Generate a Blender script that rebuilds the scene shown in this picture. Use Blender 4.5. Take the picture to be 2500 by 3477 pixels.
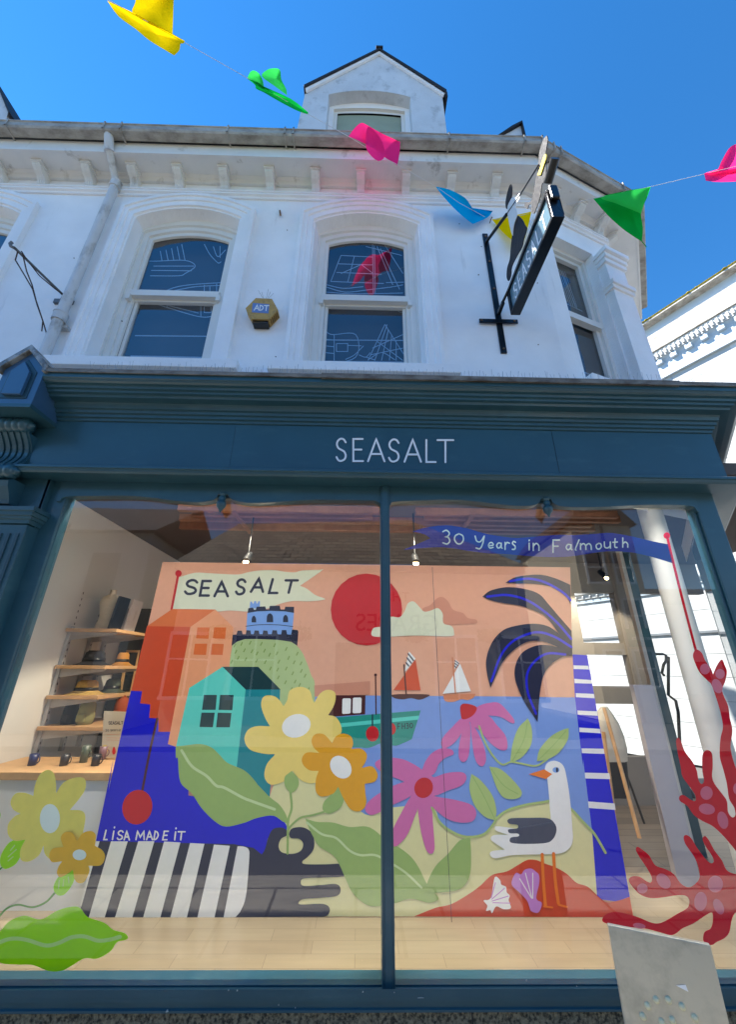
import bpy, bmesh, math, random
from mathutils import Vector, Matrix
random.seed(7)
for o in list(bpy.data.objects): bpy.data.objects.remove(o)
sc = bpy.context.scene
# ------------------------------------------------------------------ camera
F_PX = 1306.0; EYE = 1.55
p_, y_, r_ = [math.radians(a) for a in (22.137, .9466, .5754)]
cp, sp, cy, sy, cr, sr = math.cos(p_), math.sin(p_), math.cos(y_), math.sin(y_), math.cos(r_), math.sin(r_)
FW = Vector((sy*cp, cy*cp, sp)); R0 = Vector((cy, -sy, 0)); U0 = R0.cross(FW)
RT = cr*R0+sr*U0; UP = -sr*R0+cr*U0
cam_d = bpy.data.cameras.new('camera'); cam = bpy.data.objects.new('camera', cam_d)
sc.collection.objects.link(cam); sc.camera = cam
cam_d.sensor_fit = 'HORIZONTAL'; cam_d.sensor_width = 36; cam_d.lens = F_PX/2500*36
cam_d.clip_start = .02; cam_d.clip_end = 3000
m = Matrix((RT, UP, -FW)).transposed().to_4x4(); m.translation = Vector((0, 0, EYE)); cam.matrix_world = m
sc.render.resolution_x = 737; sc.render.resolution_y = 1024
# ------------------------------------------------------------------ world, sun, exposure
SUN = Vector((-1.45, .22, 1.95)).normalized()
w = bpy.data.worlds.new('World'); sc.world = w; w.use_nodes = True
nt = w.node_tree; nt.nodes.clear()
sky = nt.nodes.new('ShaderNodeTexSky'); sky.sky_type = 'NISHITA'; sky.sun_disc = False
sky.sun_elevation = math.asin(SUN.z); sky.sun_rotation = math.atan2(SUN.x, SUN.y)
sky.air_density = 1.0; sky.dust_density = .0; sky.ozone_density = 3.0
hs = nt.nodes.new('ShaderNodeHueSaturation'); hs.inputs['Saturation'].default_value = 1.31; hs.inputs['Value'].default_value = 1.0
bg = nt.nodes.new('ShaderNodeBackground'); bg.inputs['Strength'].default_value = .105
wo = nt.nodes.new('ShaderNodeOutputWorld')
nt.links.new(sky.outputs[0], hs.inputs['Color']); nt.links.new(hs.outputs[0], bg.inputs[0]); nt.links.new(bg.outputs[0], wo.inputs[0])
sd = bpy.data.lights.new('sun', 'SUN'); sd.energy = 5.0; sd.angle = math.radians(.5); sd.color = (1, .96, .91)
so = bpy.data.objects.new('sun', sd); sc.collection.objects.link(so); so.rotation_euler = SUN.to_track_quat('Z', 'Y').to_euler()
sc.view_settings.view_transform = 'Standard'; sc.view_settings.look = 'None'
sc.view_settings.exposure = 1.46; sc.view_settings.gamma = 1
sc.render.engine = 'CYCLES'; sc.cycles.max_bounces = 10; sc.cycles.transparent_max_bounces = 16
sc.cycles.sample_clamp_indirect = 6; sc.cycles.use_denoising = True
# ------------------------------------------------------------------ pixel helpers (calibration on the photograph; true planes)
CROP = {'A': (0, 0, .7664), 'B': (1250, 0, .7664), 'C': (0, 600, .7664), 'D': (1250, 600, .7664), 'E': (0, 1150, .7664), 'F': (1250, 1150, .7664),
 'R3': (0, 1800, .55181), 'R4': (800, 1800, .55181), 'R5': (1600, 1700, .55181), 'B1': (0, 2577, .55181), 'B2': (800, 2577, .55181), 'B3': (1600, 2577, .55181),
 'S1': (1600, 440, .3924), 'S2': (2050, 800, .2759), 'S3': (0, 1130, .3086), 'S5': (2050, 2300, .41899), 'S6': (780, 1920, .23299), 'X': (0, 0, 1)}
def S(t, x, y): a, b, s = CROP[t]; return a+s*x, b+s*y
def ray(x, y): return (x-1250)/F_PX*RT+(1738.5-y)/F_PX*UP+FW
CO = Vector((0, 0, EYE))
def at(x, y, Y): d = ray(x, y); return CO+d*(Y/d.y)
def P(t, x, y, Y): return at(*S(t, x, y), Y)
def PX(t, x, y, X): d = ray(*S(t, x, y)); return CO+d*(X/d.x)
def PP(t, x, y, p0, n): d = ray(*S(t, x, y)); return CO+d*((Vector(p0)-CO).dot(n)/d.dot(n))
# ------------------------------------------------------------------ materials
def lin(c): return tuple(((v/255)/12.92 if v/255 <= .04045 else ((v/255+.055)/1.055)**2.4) for v in c)
MATS = {}
def mat(name, col, rough=.6, var=.06, scale=6, bump=0, bscale=60, spec=.5, metal=0, dirt=None, dscale=(2, 2, 2), dth=(.5, .7), coat=0, streak=None):
    if name in MATS: return MATS[name]
    m = bpy.data.materials.new(name); m.use_nodes = True; nt = m.node_tree; N = nt.nodes; L = nt.links
    b = N['Principled BSDF']; c = lin(col)
    b.inputs['Roughness'].default_value = rough; b.inputs['Metallic'].default_value = metal
    b.inputs['Specular IOR Level'].default_value = spec; b.inputs['Coat Weight'].default_value = coat
    tc = N.new('ShaderNodeTexCoord'); nz = N.new('ShaderNodeTexNoise'); nz.inputs['Scale'].default_value = scale; nz.inputs['Detail'].default_value = 6
    L.new(tc.outputs['Object'], nz.inputs['Vector'])
    mr = N.new('ShaderNodeMapRange'); mr.inputs['From Min'].default_value = .3; mr.inputs['From Max'].default_value = .7
    mr.inputs['To Min'].default_value = 1-var; mr.inputs['To Max'].default_value = 1+var; L.new(nz.outputs[0], mr.inputs[0])
    vm = N.new('ShaderNodeVectorMath'); vm.operation = 'SCALE'; vm.inputs[0].default_value = c; L.new(mr.outputs[0], vm.inputs['Scale'])
    out = vm.outputs[0]
    if dirt:
        mp = N.new('ShaderNodeMapping'); mp.inputs['Scale'].default_value = dscale; L.new(tc.outputs['Object'], mp.inputs[0])
        n2 = N.new('ShaderNodeTexNoise'); n2.inputs['Scale'].default_value = 1; n2.inputs['Detail'].default_value = 9; n2.inputs['Roughness'].default_value = .65; L.new(mp.outputs[0], n2.inputs[0])
        m2 = N.new('ShaderNodeMapRange'); m2.inputs['From Min'].default_value = dth[0]; m2.inputs['From Max'].default_value = dth[1]; L.new(n2.outputs[0], m2.inputs[0])
        mx = N.new('ShaderNodeMix'); mx.data_type = 'RGBA'; L.new(m2.outputs[0], mx.inputs[0]); L.new(out, mx.inputs[6]); mx.inputs[7].default_value = (*lin(dirt), 1)
        out = mx.outputs[2]
    L.new(out, b.inputs['Base Color'])
    if bump:
        n3 = N.new('ShaderNodeTexNoise'); n3.inputs['Scale'].default_value = bscale; n3.inputs['Detail'].default_value = 4; L.new(tc.outputs['Object'], n3.inputs[0])
        bp = N.new('ShaderNodeBump'); bp.inputs['Strength'].default_value = bump; bp.inputs['Distance'].default_value = .01; L.new(n3.outputs[0], bp.inputs['Height']); L.new(bp.outputs[0], b.inputs['Normal'])
    MATS[name] = m; return m
def emis(name, col, st):
    if name in MATS: return MATS[name]
    m = bpy.data.materials.new(name); m.use_nodes = True; b = m.node_tree.nodes['Principled BSDF']
    b.inputs['Base Color'].default_value = (*lin(col), 1); b.inputs['Emission Color'].default_value = (*lin(col), 1); b.inputs['Emission Strength'].default_value = st
    MATS[name] = m; return m
def glassmat(name, ior=1.5, mul=1.9, tint=(.96, .98, .97), wav=.02, wscale=1.2):
    m = bpy.data.materials.new(name); m.use_nodes = True; N = m.node_tree.nodes; L = m.node_tree.links; N.clear()
    o = N.new('ShaderNodeOutputMaterial'); mx = N.new('ShaderNodeMixShader'); t = N.new('ShaderNodeBsdfTransparent'); g = N.new('ShaderNodeBsdfGlossy')
    t.inputs[0].default_value = (*tint, 1); g.inputs['Roughness'].default_value = .0; g.inputs[0].default_value = (1, 1, 1, 1)
    tc = N.new('ShaderNodeTexCoord'); nz = N.new('ShaderNodeTexNoise'); nz.inputs['Scale'].default_value = wscale; nz.inputs['Detail'].default_value = 1; L.new(tc.outputs['Object'], nz.inputs[0])
    bp = N.new('ShaderNodeBump'); bp.inputs['Strength'].default_value = wav; bp.inputs['Distance'].default_value = .1; L.new(nz.outputs[0], bp.inputs['Height']); L.new(bp.outputs[0], g.inputs['Normal'])
    ge = N.new('ShaderNodeNewGeometry'); dt = N.new('ShaderNodeVectorMath'); dt.operation = 'DOT_PRODUCT'; L.new(ge.outputs['Incoming'], dt.inputs[0]); L.new(ge.outputs['Normal'], dt.inputs[1])
    ab = N.new('ShaderNodeMath'); ab.operation = 'ABSOLUTE'; L.new(dt.outputs['Value'], ab.inputs[0])
    om = N.new('ShaderNodeMath'); om.operation = 'SUBTRACT'; om.inputs[0].default_value = 1; L.new(ab.outputs[0], om.inputs[1])
    pw = N.new('ShaderNodeMath'); pw.operation = 'POWER'; pw.inputs[1].default_value = 5; L.new(om.outputs[0], pw.inputs[0])
    mu = N.new('ShaderNodeMath'); mu.operation = 'MULTIPLY_ADD'; mu.inputs[1].default_value = .96; mu.inputs[2].default_value = .04*mul; mu.use_clamp = True
    L.new(pw.outputs[0], mu.inputs[0]); L.new(mu.outputs[0], mx.inputs[0]); L.new(t.outputs[0], mx.inputs[1]); L.new(g.outputs[0], mx.inputs[2]); L.new(mx.outputs[0], o.inputs[0])
    MATS[name] = m; return m
def cloth(name, col, tr=.38):
    m = bpy.data.materials.new(name); m.use_nodes = True; N = m.node_tree.nodes; L = m.node_tree.links; N.clear()
    o = N.new('ShaderNodeOutputMaterial'); mx = N.new('ShaderNodeMixShader'); d = N.new('ShaderNodeBsdfDiffuse'); t = N.new('ShaderNodeBsdfTranslucent')
    tc = N.new('ShaderNodeTexCoord'); nz = N.new('ShaderNodeTexNoise'); nz.inputs['Scale'].default_value = 14; L.new(tc.outputs['Object'], nz.inputs[0])
    bp = N.new('ShaderNodeBump'); bp.inputs['Strength'].default_value = .25; bp.inputs['Distance'].default_value = .01; L.new(nz.outputs[0], bp.inputs['Height'])
    for n in (d, t): n.inputs[0].default_value = (*lin(col), 1); L.new(bp.outputs[0], n.inputs['Normal'])
    mx.inputs[0].default_value = tr; L.new(d.outputs[0], mx.inputs[1]); L.new(t.outputs[0], mx.inputs[2]); L.new(mx.outputs[0], o.inputs[0])
    MATS[name] = m; return m
def brickmat(name, c1, c2, cm, bw, rh, mortar=.01, rot=(0, 0, 0), rough=.7, bump=.3, nvar=.25, offset=.5, spec=.4):
    m = bpy.data.materials.new(name); m.use_nodes = True; N = m.node_tree.nodes; L = m.node_tree.links; b = N['Principled BSDF']; b.inputs['Roughness'].default_value = rough
    b.inputs['Specular IOR Level'].default_value = spec
    tc = N.new('ShaderNodeTexCoord'); mp = N.new('ShaderNodeMapping'); mp.inputs['Rotation'].default_value = rot; L.new(tc.outputs['Object'], mp.inputs[0])
    br = N.new('ShaderNodeTexBrick'); br.inputs['Scale'].default_value = 1; br.inputs['Brick Width'].default_value = bw; br.inputs['Row Height'].default_value = rh
    br.inputs['Mortar Size'].default_value = mortar; br.offset = offset; br.inputs['Color1'].default_value = (*lin(c1), 1); br.inputs['Color2'].default_value = (*lin(c2), 1); br.inputs['Mortar'].default_value = (*lin(cm), 1)
    L.new(mp.outputs[0], br.inputs[0])
    mp2 = N.new('ShaderNodeMapping'); mp2.inputs['Rotation'].default_value = rot; mp2.inputs['Scale'].default_value = (3, 25, 25); L.new(tc.outputs['Object'], mp2.inputs[0])
    nz = N.new('ShaderNodeTexNoise'); nz.inputs['Scale'].default_value = 1; nz.inputs['Detail'].default_value = 6; L.new(mp2.outputs[0], nz.inputs[0])
    mr = N.new('ShaderNodeMapRange'); mr.inputs['To Min'].default_value = 1-nvar; mr.inputs['To Max'].default_value = 1+nvar; L.new(nz.outputs[0], mr.inputs[0])
    vm = N.new('ShaderNodeVectorMath'); vm.operation = 'SCALE'; L.new(br.outputs[0], vm.inputs[0]); L.new(mr.outputs[0], vm.inputs['Scale']); L.new(vm.outputs[0], b.inputs['Base Color'])
    bp = N.new('ShaderNodeBump'); bp.inputs['Strength'].default_value = bump; bp.inputs['Distance'].default_value = .004; bp.invert = True; L.new(br.outputs['Fac'], bp.inputs['Height']); L.new(bp.outputs[0], b.inputs['Normal'])
    MATS[name] = m; return m
WHITE = mat('white_stucco', (241, 241, 242), .75, .045, 3, .35, 45, .3, dirt=(176, 176, 178), dscale=(7, 7, .8), dth=(.62, .95))
TRIM = mat('white_trim_paint', (224, 223, 220), .55, .04, 5, .12, 60, .4, dirt=(150, 143, 130), dscale=(6, 6, 3), dth=(.6, .8))
SASH = mat('white_sash_paint', (226, 224, 218), .45, .03, 5, .08, 30)
NAVY = mat('navy_shopfront_paint', (42, 80, 92), .38, .07, 4, .05, 30, .5, coat=.15, dirt=(58, 94, 104), dscale=(3, 3, 9), dth=(.55, .8))
NAVYD = mat('shaded_navy_copy', (34, 66, 78), .42, .05, 4, .05, 30)  # darker copy of the navy; shade of recesses and flutes put into the colour
GUTTER = mat('gutter_plastic', (176, 172, 165), .6, .08, 8, .25, 70, .3, dirt=(118, 112, 104), dscale=(5, 9, 12), dth=(.42, .72))
LEAD = mat('lead_flashing', (120, 118, 112), .55, .2, 12, .6, 25, .5, dirt=(74, 62, 50), dscale=(5, 9, 18), dth=(.45, .65))
SLATE = brickmat('roof_slate', (62, 62, 66), (44, 45, 50), (25, 25, 26), .25, .16, .008)
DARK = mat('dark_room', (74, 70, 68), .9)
BLACK = mat('black_steel_paint', (12, 14, 17), .3, .1, 5, .1, 40, .5)
RUST = mat('rusty_bolt', (120, 90, 60), .7)
PANE = glassmat('shop_pane_glass', mul=1.9, wav=.014)
PANE2 = glassmat('sash_pane_glass', mul=3.3, tint=(.75, .8, .85), wav=.05, wscale=2.5)
STONE = mat('granite_plinth', (132, 124, 104), .9, .3, 90, .8, 120, .2, dirt=(58, 56, 50), dscale=(60, 60, 60), dth=(.45, .6))
# ------------------------------------------------------------------ mesh helpers
class MB:
    def __init__(s): s.v = []; s.f = []; s.m = []; s.sm = []; s.mats = []
    def mi(s, m):
        if m not in s.mats: s.mats.append(m)
        return s.mats.index(m)
    def add(s, vs, fs, m, smooth=False):
        b = len(s.v); s.v += [tuple(v) for v in vs]; i = s.mi(m)
        for f in fs: s.f.append([b+k for k in f]); s.m.append(i); s.sm.append(smooth)
    def poly(s, pts, m): s.add(pts, [list(range(len(pts)))], m)
    def prism(s, pts, vec, m, side=None):
        n = len(pts); vec = Vector(vec); a = [Vector(p) for p in pts]; b = [p+vec for p in a]
        s.add(a, [list(range(n))], m); s.add(b, [list(range(n))[::-1]], m)
        for i in range(n):
            j = (i+1) % n; s.add([a[i], a[j], b[j], b[i]], [[0, 1, 2, 3]], side or m)
    def box(s, x0, x1, y0, y1, z0, z1, m):
        v = [(x, y, z) for x in (x0, x1) for y in (y0, y1) for z in (z0, z1)]
        s.add(v, [[0, 1, 3, 2], [4, 6, 7, 5], [0, 4, 5, 1], [2, 3, 7, 6], [0, 2, 6, 4], [1, 5, 7, 3]], m)
    def obox(s, o, ax, ay, az, m):
        o, ax, ay, az = map(Vector, (o, ax, ay, az)); v = [o+ax*i+ay*j+az*k for i in (0, 1) for j in (0, 1) for k in (0, 1)]
        s.add(v, [[0, 1, 3, 2], [4, 6, 7, 5], [0, 4, 5, 1], [2, 3, 7, 6], [0, 2, 6, 4], [1, 5, 7, 3]], m)
    def tube(s, pts, r, m, n=10, smooth=True):
        pts = [Vector(p) for p in pts]; rs = r if isinstance(r, (list, tuple)) else [r]*len(pts); rings = []; prev = None
        for i, p in enumerate(pts):
            t = (pts[min(i+1, len(pts)-1)]-pts[max(i-1, 0)]).normalized()
            a = Vector((0, 0, 1)) if abs(t.z) < .9 else Vector((1, 0, 0))
            if prev: a = prev
            u = (a-t*a.dot(t)).normalized(); v = t.cross(u); prev = u
            rings.append([p+(u*math.cos(2*math.pi*k/n)+v*math.sin(2*math.pi*k/n))*rs[i] for k in range(n)])
        vs = [q for R in rings for q in R]; fs = []
        for i in range(len(pts)-1):
            for k in range(n): fs.append([i*n+k, i*n+(k+1) % n, (i+1)*n+(k+1) % n, (i+1)*n+k])
        s.add(vs, fs, m, smooth); s.add(rings[0], [list(range(n))[::-1]], m); s.add(rings[-1], [list(range(n))], m)
    def lathe(s, prof, c, m, n=20, axis='z'):
        c = Vector(c); vs = []; fs = []
        for (r, h) in prof:
            for k in range(n):
                a = 2*math.pi*k/n; q = Vector((r*math.cos(a), r*math.sin(a), h))
                if axis == 'x': q = Vector((h, r*math.cos(a), r*math.sin(a)))
                if axis == 'y': q = Vector((r*math.cos(a), h, r*math.sin(a)))
                vs.append(c+q)
        for i in range(len(prof)-1):
            for k in range(n): fs.append([i*n+k, i*n+(k+1) % n, (i+1)*n+(k+1) % n, (i+1)*n+k])
        s.add(vs, fs, m, True)
    def sweep(s, path, prof, m, caps=True, smooth=False):
        # path: 2D plan points; prof: closed list of (outward offset, z)
        path = [Vector(p) for p in path]; n = len(prof); vs = []
        for i, p in enumerate(path):
            ds = []
            if i > 0: ds.append((path[i]-path[i-1]).normalized())
            if i < len(path)-1: ds.append((path[i+1]-path[i]).normalized())
            ns = [Vector((d.y, -d.x)) for d in ds]; b = sum(ns, Vector((0, 0))).normalized(); k = 1/b.dot(ns[0])
            for (o, z) in prof: q = p+b*k*o; vs.append((q.x, q.y, z))
        for i in range(len(path)-1):
            for k in range(n):
                j = (k+1) % n; s.add([vs[i*n+k], vs[i*n+j], vs[(i+1)*n+j], vs[(i+1)*n+k]], [[0, 1, 2, 3]], m)
        if caps: s.add(vs[:n], [list(range(n))], m); s.add(vs[-n:], [list(range(n))[::-1]], m)
    def band(s, a, b, m):
        for i in range(len(a)-1): s.add([a[i], a[i+1], b[i+1], b[i]], [[0, 1, 2, 3]], m)
    def build(s, name, parent=None, bevel=0, recalc=True):
        me = bpy.data.meshes.new(name); me.from_pydata(s.v, [], s.f)
        for mm in s.mats: me.materials.append(mm)
        for p, i, q in zip(me.polygons, s.m, s.sm): p.material_index = i; p.use_smooth = q
        if recalc or bevel:
            bm = bmesh.new(); bm.from_mesh(me)
            if bevel: bmesh.ops.remove_doubles(bm, verts=bm.verts, dist=1e-5)
            bmesh.ops.recalc_face_normals(bm, faces=bm.faces); bm.to_mesh(me); bm.free()
        me.update(); o = bpy.data.objects.new(name, me); sc.collection.objects.link(o)
        if parent is not None:
            o.parent = parent; bpy_inv.append((o, parent))
        if bevel:
            md = o.modifiers.new('bevel', 'BEVEL'); md.width = bevel; md.segments = 2; md.limit_method = 'ANGLE'; md.angle_limit = .6
        return o
bpy_inv = []
def tag(o, label, cat, group=None, kind=None):
    if label: o['label'] = label
    if cat: o['category'] = cat
    if group: o['group'] = group
    if kind: o['kind'] = kind
    return o
def thing(name, label, cat, loc=(0, 0, 0), group=None):
    o = bpy.data.objects.new(name, None); sc.collection.objects.link(o); o.location = loc; o.empty_display_size = .1
    return tag(o, label, cat, group)
def fin():   # children keep world coordinates under their thing's base
    for o, par in bpy_inv:
        t = Vector((0, 0, 0)); q = par
        while q is not None: t += q.location; q = q.parent if q.parent else None
        if par.parent is None: o.matrix_parent_inverse = Matrix.Translation(-Vector(par.location))
        else: o.matrix_parent_inverse = Matrix.Identity(4)
def spline(pts, closed=True, seg=6, smooth=True):
    P0 = [Vector((p[0], p[1])) for p in pts]; C = [len(p) > 2 for p in pts]; n = len(pts)
    if not smooth: return P0
    out = []
    for i in range(n if closed else n-1):
        a, b = P0[i], P0[(i+1) % n]; pa = P0[i-1] if (i > 0 or closed) else a; nb = P0[(i+2) % n] if (i+2 < n or closed) else b
        ta = (b-a) if C[i] or (i == 0 and not closed) else (b-pa)/2; tb = (b-a) if C[(i+1) % n] or (i+2 >= n and not closed) else (nb-a)/2
        for k in range(seg):
            t = k/seg; h = t*t; c = h*t
            out.append((2*c-3*h+1)*a+(c-2*h+t)*ta+(-2*c+3*h)*b+(c-h)*tb)
    if not closed: out.append(P0[-1])
    return out
class Art:
    """flat printed / cut shapes on the plane y=Y, drawn as thin layers"""
    def __init__(s, Y, step=.0003): s.mb = MB(); s.Y = Y; s.step = step; s.k = 0
    def y(s, lv=None):
        if lv is None: s.k += 1; lv = s.k
        return s.Y-lv*s.step
    def sh(s, t, pts, m, smooth=True, lv=None, seg=5):
        Y = s.y(lv); q = [S(p[0], p[1], p[2])+tuple(p[3:]) if isinstance(p[0], str) else S(t, p[0], p[1])+tuple(p[2:]) for p in pts]
        s.mb.poly([at(v.x, v.y, Y) for v in spline(q, True, seg, smooth)], m)
    def el(s, t, cx, cy_, rx, ry, m, rot=0, lv=None):
        a = math.radians(rot); c, d = math.cos(a), math.sin(a)
        s.sh(t, [(cx+rx*math.cos(k)*c-ry*math.sin(k)*d, cy_+rx*math.cos(k)*d+ry*math.sin(k)*c) for k in [2*math.pi*i/24 for i in range(24)]], m, False, lv)
    def st(s, t, pts, wd, m, smooth=True, closed=False, lv=None, seg=6, caps=True):
        Y = s.y(lv); sc_ = CROP[t][2]; q = [S(p[0], p[1], p[2])+tuple(p[3:]) if isinstance(p[0], str) else S(t, p[0], p[1])+tuple(p[2:]) for p in pts]
        L = spline(q, closed, seg, smooth); h = wd*sc_/2
        ribbon(s.mb, L, h, lambda v: at(v.x, v.y, Y), m, closed, caps)
def ribbon(mb, L, h, f, m, closed=False, caps=True):
    n = len(L); a = []; b = []
    for i in range(n):
        p = L[i]; pr = L[i-1] if (i > 0 or closed) else p; nx = L[(i+1) % n] if (i < n-1 or closed) else p
        d1 = (p-pr); d2 = (nx-p)
        if d1.length < 1e-9: d1 = d2
        if d2.length < 1e-9: d2 = d1
        d1 = d1.normalized(); d2 = d2.normalized(); t = d1+d2
        t = t.normalized() if t.length > 1e-6 else d1
        nn = Vector((-t.y, t.x)); k = 1/max(.5, nn.dot(Vector((-d1.y, d1.x))))
        a.append(p+nn*h*k); b.append(p-nn*h*k)
    vs = [f(v) for v in a]+[f(v) for v in b]; fs = []
    for i in range(n if closed else n-1): j = (i+1) % n; fs.append([i, j, n+j, n+i])
    mb.add(vs, fs, m)
    if caps and not closed:
        for p, q in ((L[0], L[1]), (L[-1], L[-2])):
            d = (p-q).normalized(); nn = Vector((-d.y, d.x))
            mb.poly([f(p+nn*h*math.cos(x)+d*h*math.sin(x)) for x in [math.pi*k/8 for k in range(9)]], m)
G = {'S': [[(.9, .84), (.72, .97), (.45, 1), (.2, .9), (.12, .74), (.25, .58), (.5, .5), (.76, .42), (.9, .25), (.8, .08), (.5, 0), (.25, .03), (.08, .17)]],
 'E': [[(.85, 1), (.1, 1, 1), (.1, 0, 1), (.88, 0)], [(.1, .52), (.75, .52)]], 'A': [[(0, 0), (.5, 1, 1), (1, 0)], [(.17, .33), (.83, .33)]],
 'L': [[(.1, 1), (.1, 0, 1), (.85, 0)]], 'T': [[(0, 1), (1, 1)], [(.5, 1), (.5, 0)]], 'F': [[(.85, 1), (.1, 1, 1), (.1, 0)], [(.1, .5), (.7, .5)]],
 'H': [[(.1, 0), (.1, 1)], [(.9, 0), (.9, 1)], [(.1, .5), (.9, .5)]], 'M': [[(.05, 0), (.15, 1, 1), (.5, .3, 1), (.85, 1, 1), (.95, 0)]],
 'D': [[(.1, 0, 1), (.1, 1, 1), (.6, .88), (.9, .5), (.6, .1), (.1, 0)]], 'i': [[(.5, 0), (.5, .7)], [(.5, .98), (.52, 1.04)]],
 '3': [[(.1, .9), (.5, 1), (.85, .8), (.7, .58), (.4, .52, 1), (.75, .45), (.9, .2), (.6, 0), (.1, .08)]],
 '0': [[(.5, 1), (.15, .8), (.08, .4), (.35, .03), (.7, .05), (.92, .4), (.85, .8), (.5, 1)]],
 'Y': [[(.05, 1), (.2, .55), (.55, .5), (.9, 1)], [(.9, 1), (.75, .3), (.5, -.15), (.15, -.1)]],
 'e': [[(.15, .4), (.85, .5), (.7, .85), (.35, .85), (.12, .45), (.35, .05), (.85, .15)]],
 'a': [[(.85, .8), (.4, .9), (.1, .5), (.3, .08), (.65, .2), (.85, .7)], [(.85, .85), (.85, .2), (.98, .05)]],
 'r': [[(.2, .9), (.2, 0)], [(.2, .5), (.5, .88), (.9, .8)]], 's': [[(.85, .85), (.4, .95), (.2, .7), (.75, .4), (.7, .08), (.15, .05)]],
 'n': [[(.12, .9), (.12, 0)], [(.12, .55), (.5, .9), (.85, .6), (.88, 0)]], 'l': [[(.5, 1.5), (.45, .2), (.7, 0)]],
 'm': [[(.08, .9), (.08, 0)], [(.08, .6), (.3, .9), (.48, .6), (.5, 0)], [(.5, .6), (.72, .9), (.9, .6), (.93, 0)]],
 'o': [[(.5, .9), (.12, .6), (.2, .12), (.6, .02), (.9, .4), (.8, .8), (.5, .9)]], 'u': [[(.1, .9), (.15, .2), (.5, .03), (.85, .3), (.9, .9)], [(.9, .9), (.92, 0)]],
 't': [[(.5, 1.4), (.45, .2), (.85, .05)], [(.1, .85), (.9, .9)]], 'h': [[(.15, 1.5), (.15, 0)], [(.15, .5), (.5, .85), (.85, .55), (.88, 0)]],
 'N': [[(.1, 0), (.1, 1, 1), (.9, 0, 1), (.9, 1)]], 'G': [[(.88, .82), (.5, 1), (.12, .7), (.12, .25), (.5, 0), (.88, .2, 1), (.88, .48, 1), (.55, .48)]],
 'R': [[(.1, 0), (.1, 1, 1), (.65, .97), (.85, .75), (.65, .52), (.12, .48)], [(.4, .48), (.9, 0)]], 'P': [[(.1, 0), (.1, 1, 1), (.65, .97), (.85, .75), (.65, .5), (.12, .46)]]}
def word(a, t, items, wd, m, lv=None):
    """items: (char, x0, x1, ytop, ybase, slant)"""
    base = a.k+1; a.k += 2
    for (ch, x0, x1, yt, yb, *sl) in items:
        s_ = sl[0] if sl else 0
        for j, stv in enumerate(G[ch]):
            a.st(t, [(x0+(x1-x0)*p[0]+s_*(p[1]-.5), yb+(yt-yb)*p[1])+tuple(p[2:]) for p in stv], wd, m, lv=base+j*.5)
# ================================================================== GROUND
def flat(n, c, r=.8, v=.05): return mat(n, c, r, v, 8)
PAVE = brickmat('paving_slabs', (176, 170, 158), (154, 149, 138), (104, 100, 92), .6, .4, .012, rough=.85)
g = MB(); g.box(-900, 900, -900, 900, -.2, -.03, mat('street_ground', (96, 94, 90), .9, .1, .3)); tag(g.build('ground'), None, None, kind='structure')
g = MB(); g.box(-14, 14, 1.0, 3.2, -.028, .0, PAVE); tag(g.build('pavement'), None, None, kind='structure')
g = MB(); g.box(-60, 60, -3.9, .996, -.0285, -.012, mat('asphalt', (76, 75, 74), .85, .18, 40, .6, 150, .3)); tag(g.build('road'), None, None, kind='structure')
g = MB(); g.box(-60, 60, -5.2, -3.904, -.0285, .08, mat('worn_kerb_stone', (118, 114, 106), .85, .15, 5)); tag(g.build('far_pavement'), None, None, kind='structure')
# ================================================================== SHOP BUILDING
YW = 2.65; E0 = EYE
shop = thing('shop_building', 'white two storey corner shop with navy timber shopfront and arched sash windows', 'building', (0, 2.8, 0))
WP = [(-7, YW), (1.79, YW), (3.10, 3.12), (4.06, 4.44)]
ZT = E0+5.2   # wall head
def arch(cx, half, zs, zc, zb, Y, n=14):
    pts = [Vector((cx-half, Y, zb))]; h = zc-zs; R = (half*half+h*h)/(2*h); a0 = math.asin(min(1, half/R))
    for i in range(n+1): a = -a0+2*a0*i/n; pts.append(Vector((cx+R*math.sin(a), Y, zc-R+R*math.cos(a))))
    pts.append(Vector((cx+half, Y, zb))); return pts
WIN = [-4.19, -1.895, .0]; ZB = E0+2.42
wl = MB(); OH = .545
xs = [-7]+sum([[c-OH, c+OH] for c in WIN], [])+[WP[1][0]]
for i in range(0, len(xs), 2): wl.poly([(xs[i], YW, E0+1.2), (xs[i+1], YW, E0+1.2), (xs[i+1], YW, ZT), (xs[i], YW, ZT)], WHITE)
for c in WIN:
    a = arch(c, OH, E0+4.39, E0+4.56, ZB, YW)[1:-1]
    wl.poly([(c-OH, YW, ZT)]+a+[(c+OH, YW, ZT)], WHITE)
    wl.poly([(c-OH, YW, E0+1.2), (c+OH, YW, E0+1.2), (c+OH, YW, ZB), (c-OH, YW, ZB)], WHITE)
# corner facet with its window opening
d1 = (Vector(WP[2])-Vector(WP[1])).normalized(); n1 = Vector((d1.y, -d1.x)); L1 = (Vector(WP[2])-Vector(WP[1])).length
def FP(s_, o, z): q = Vector(WP[1])+d1*s_+n1*o; return Vector((q.x, q.y, z))
f0 = (WP[1][0], WP[1][1], E0); fn = Vector((n1.x, n1.y, 0))
def FS(t, x, y, o=0):
    q = PP(t, x, y, FP(0, o, E0), fn); return (Vector((q.x, q.y))-Vector(WP[1])).dot(d1), q.z
LW = 1.17; wa = .23; wb = .87; wt = E0+4.46
for (a, b, z0, z1) in ((0, wa, E0+1.2, ZT), (wb, LW, E0+1.2, ZT), (wa, wb, wt, ZT), (wa, wb, E0+1.2, ZB)):
    wl.poly([FP(a, 0, z0), FP(b, 0, z0), FP(b, 0, z1), FP(a, 0, z1)], WHITE)
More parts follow.
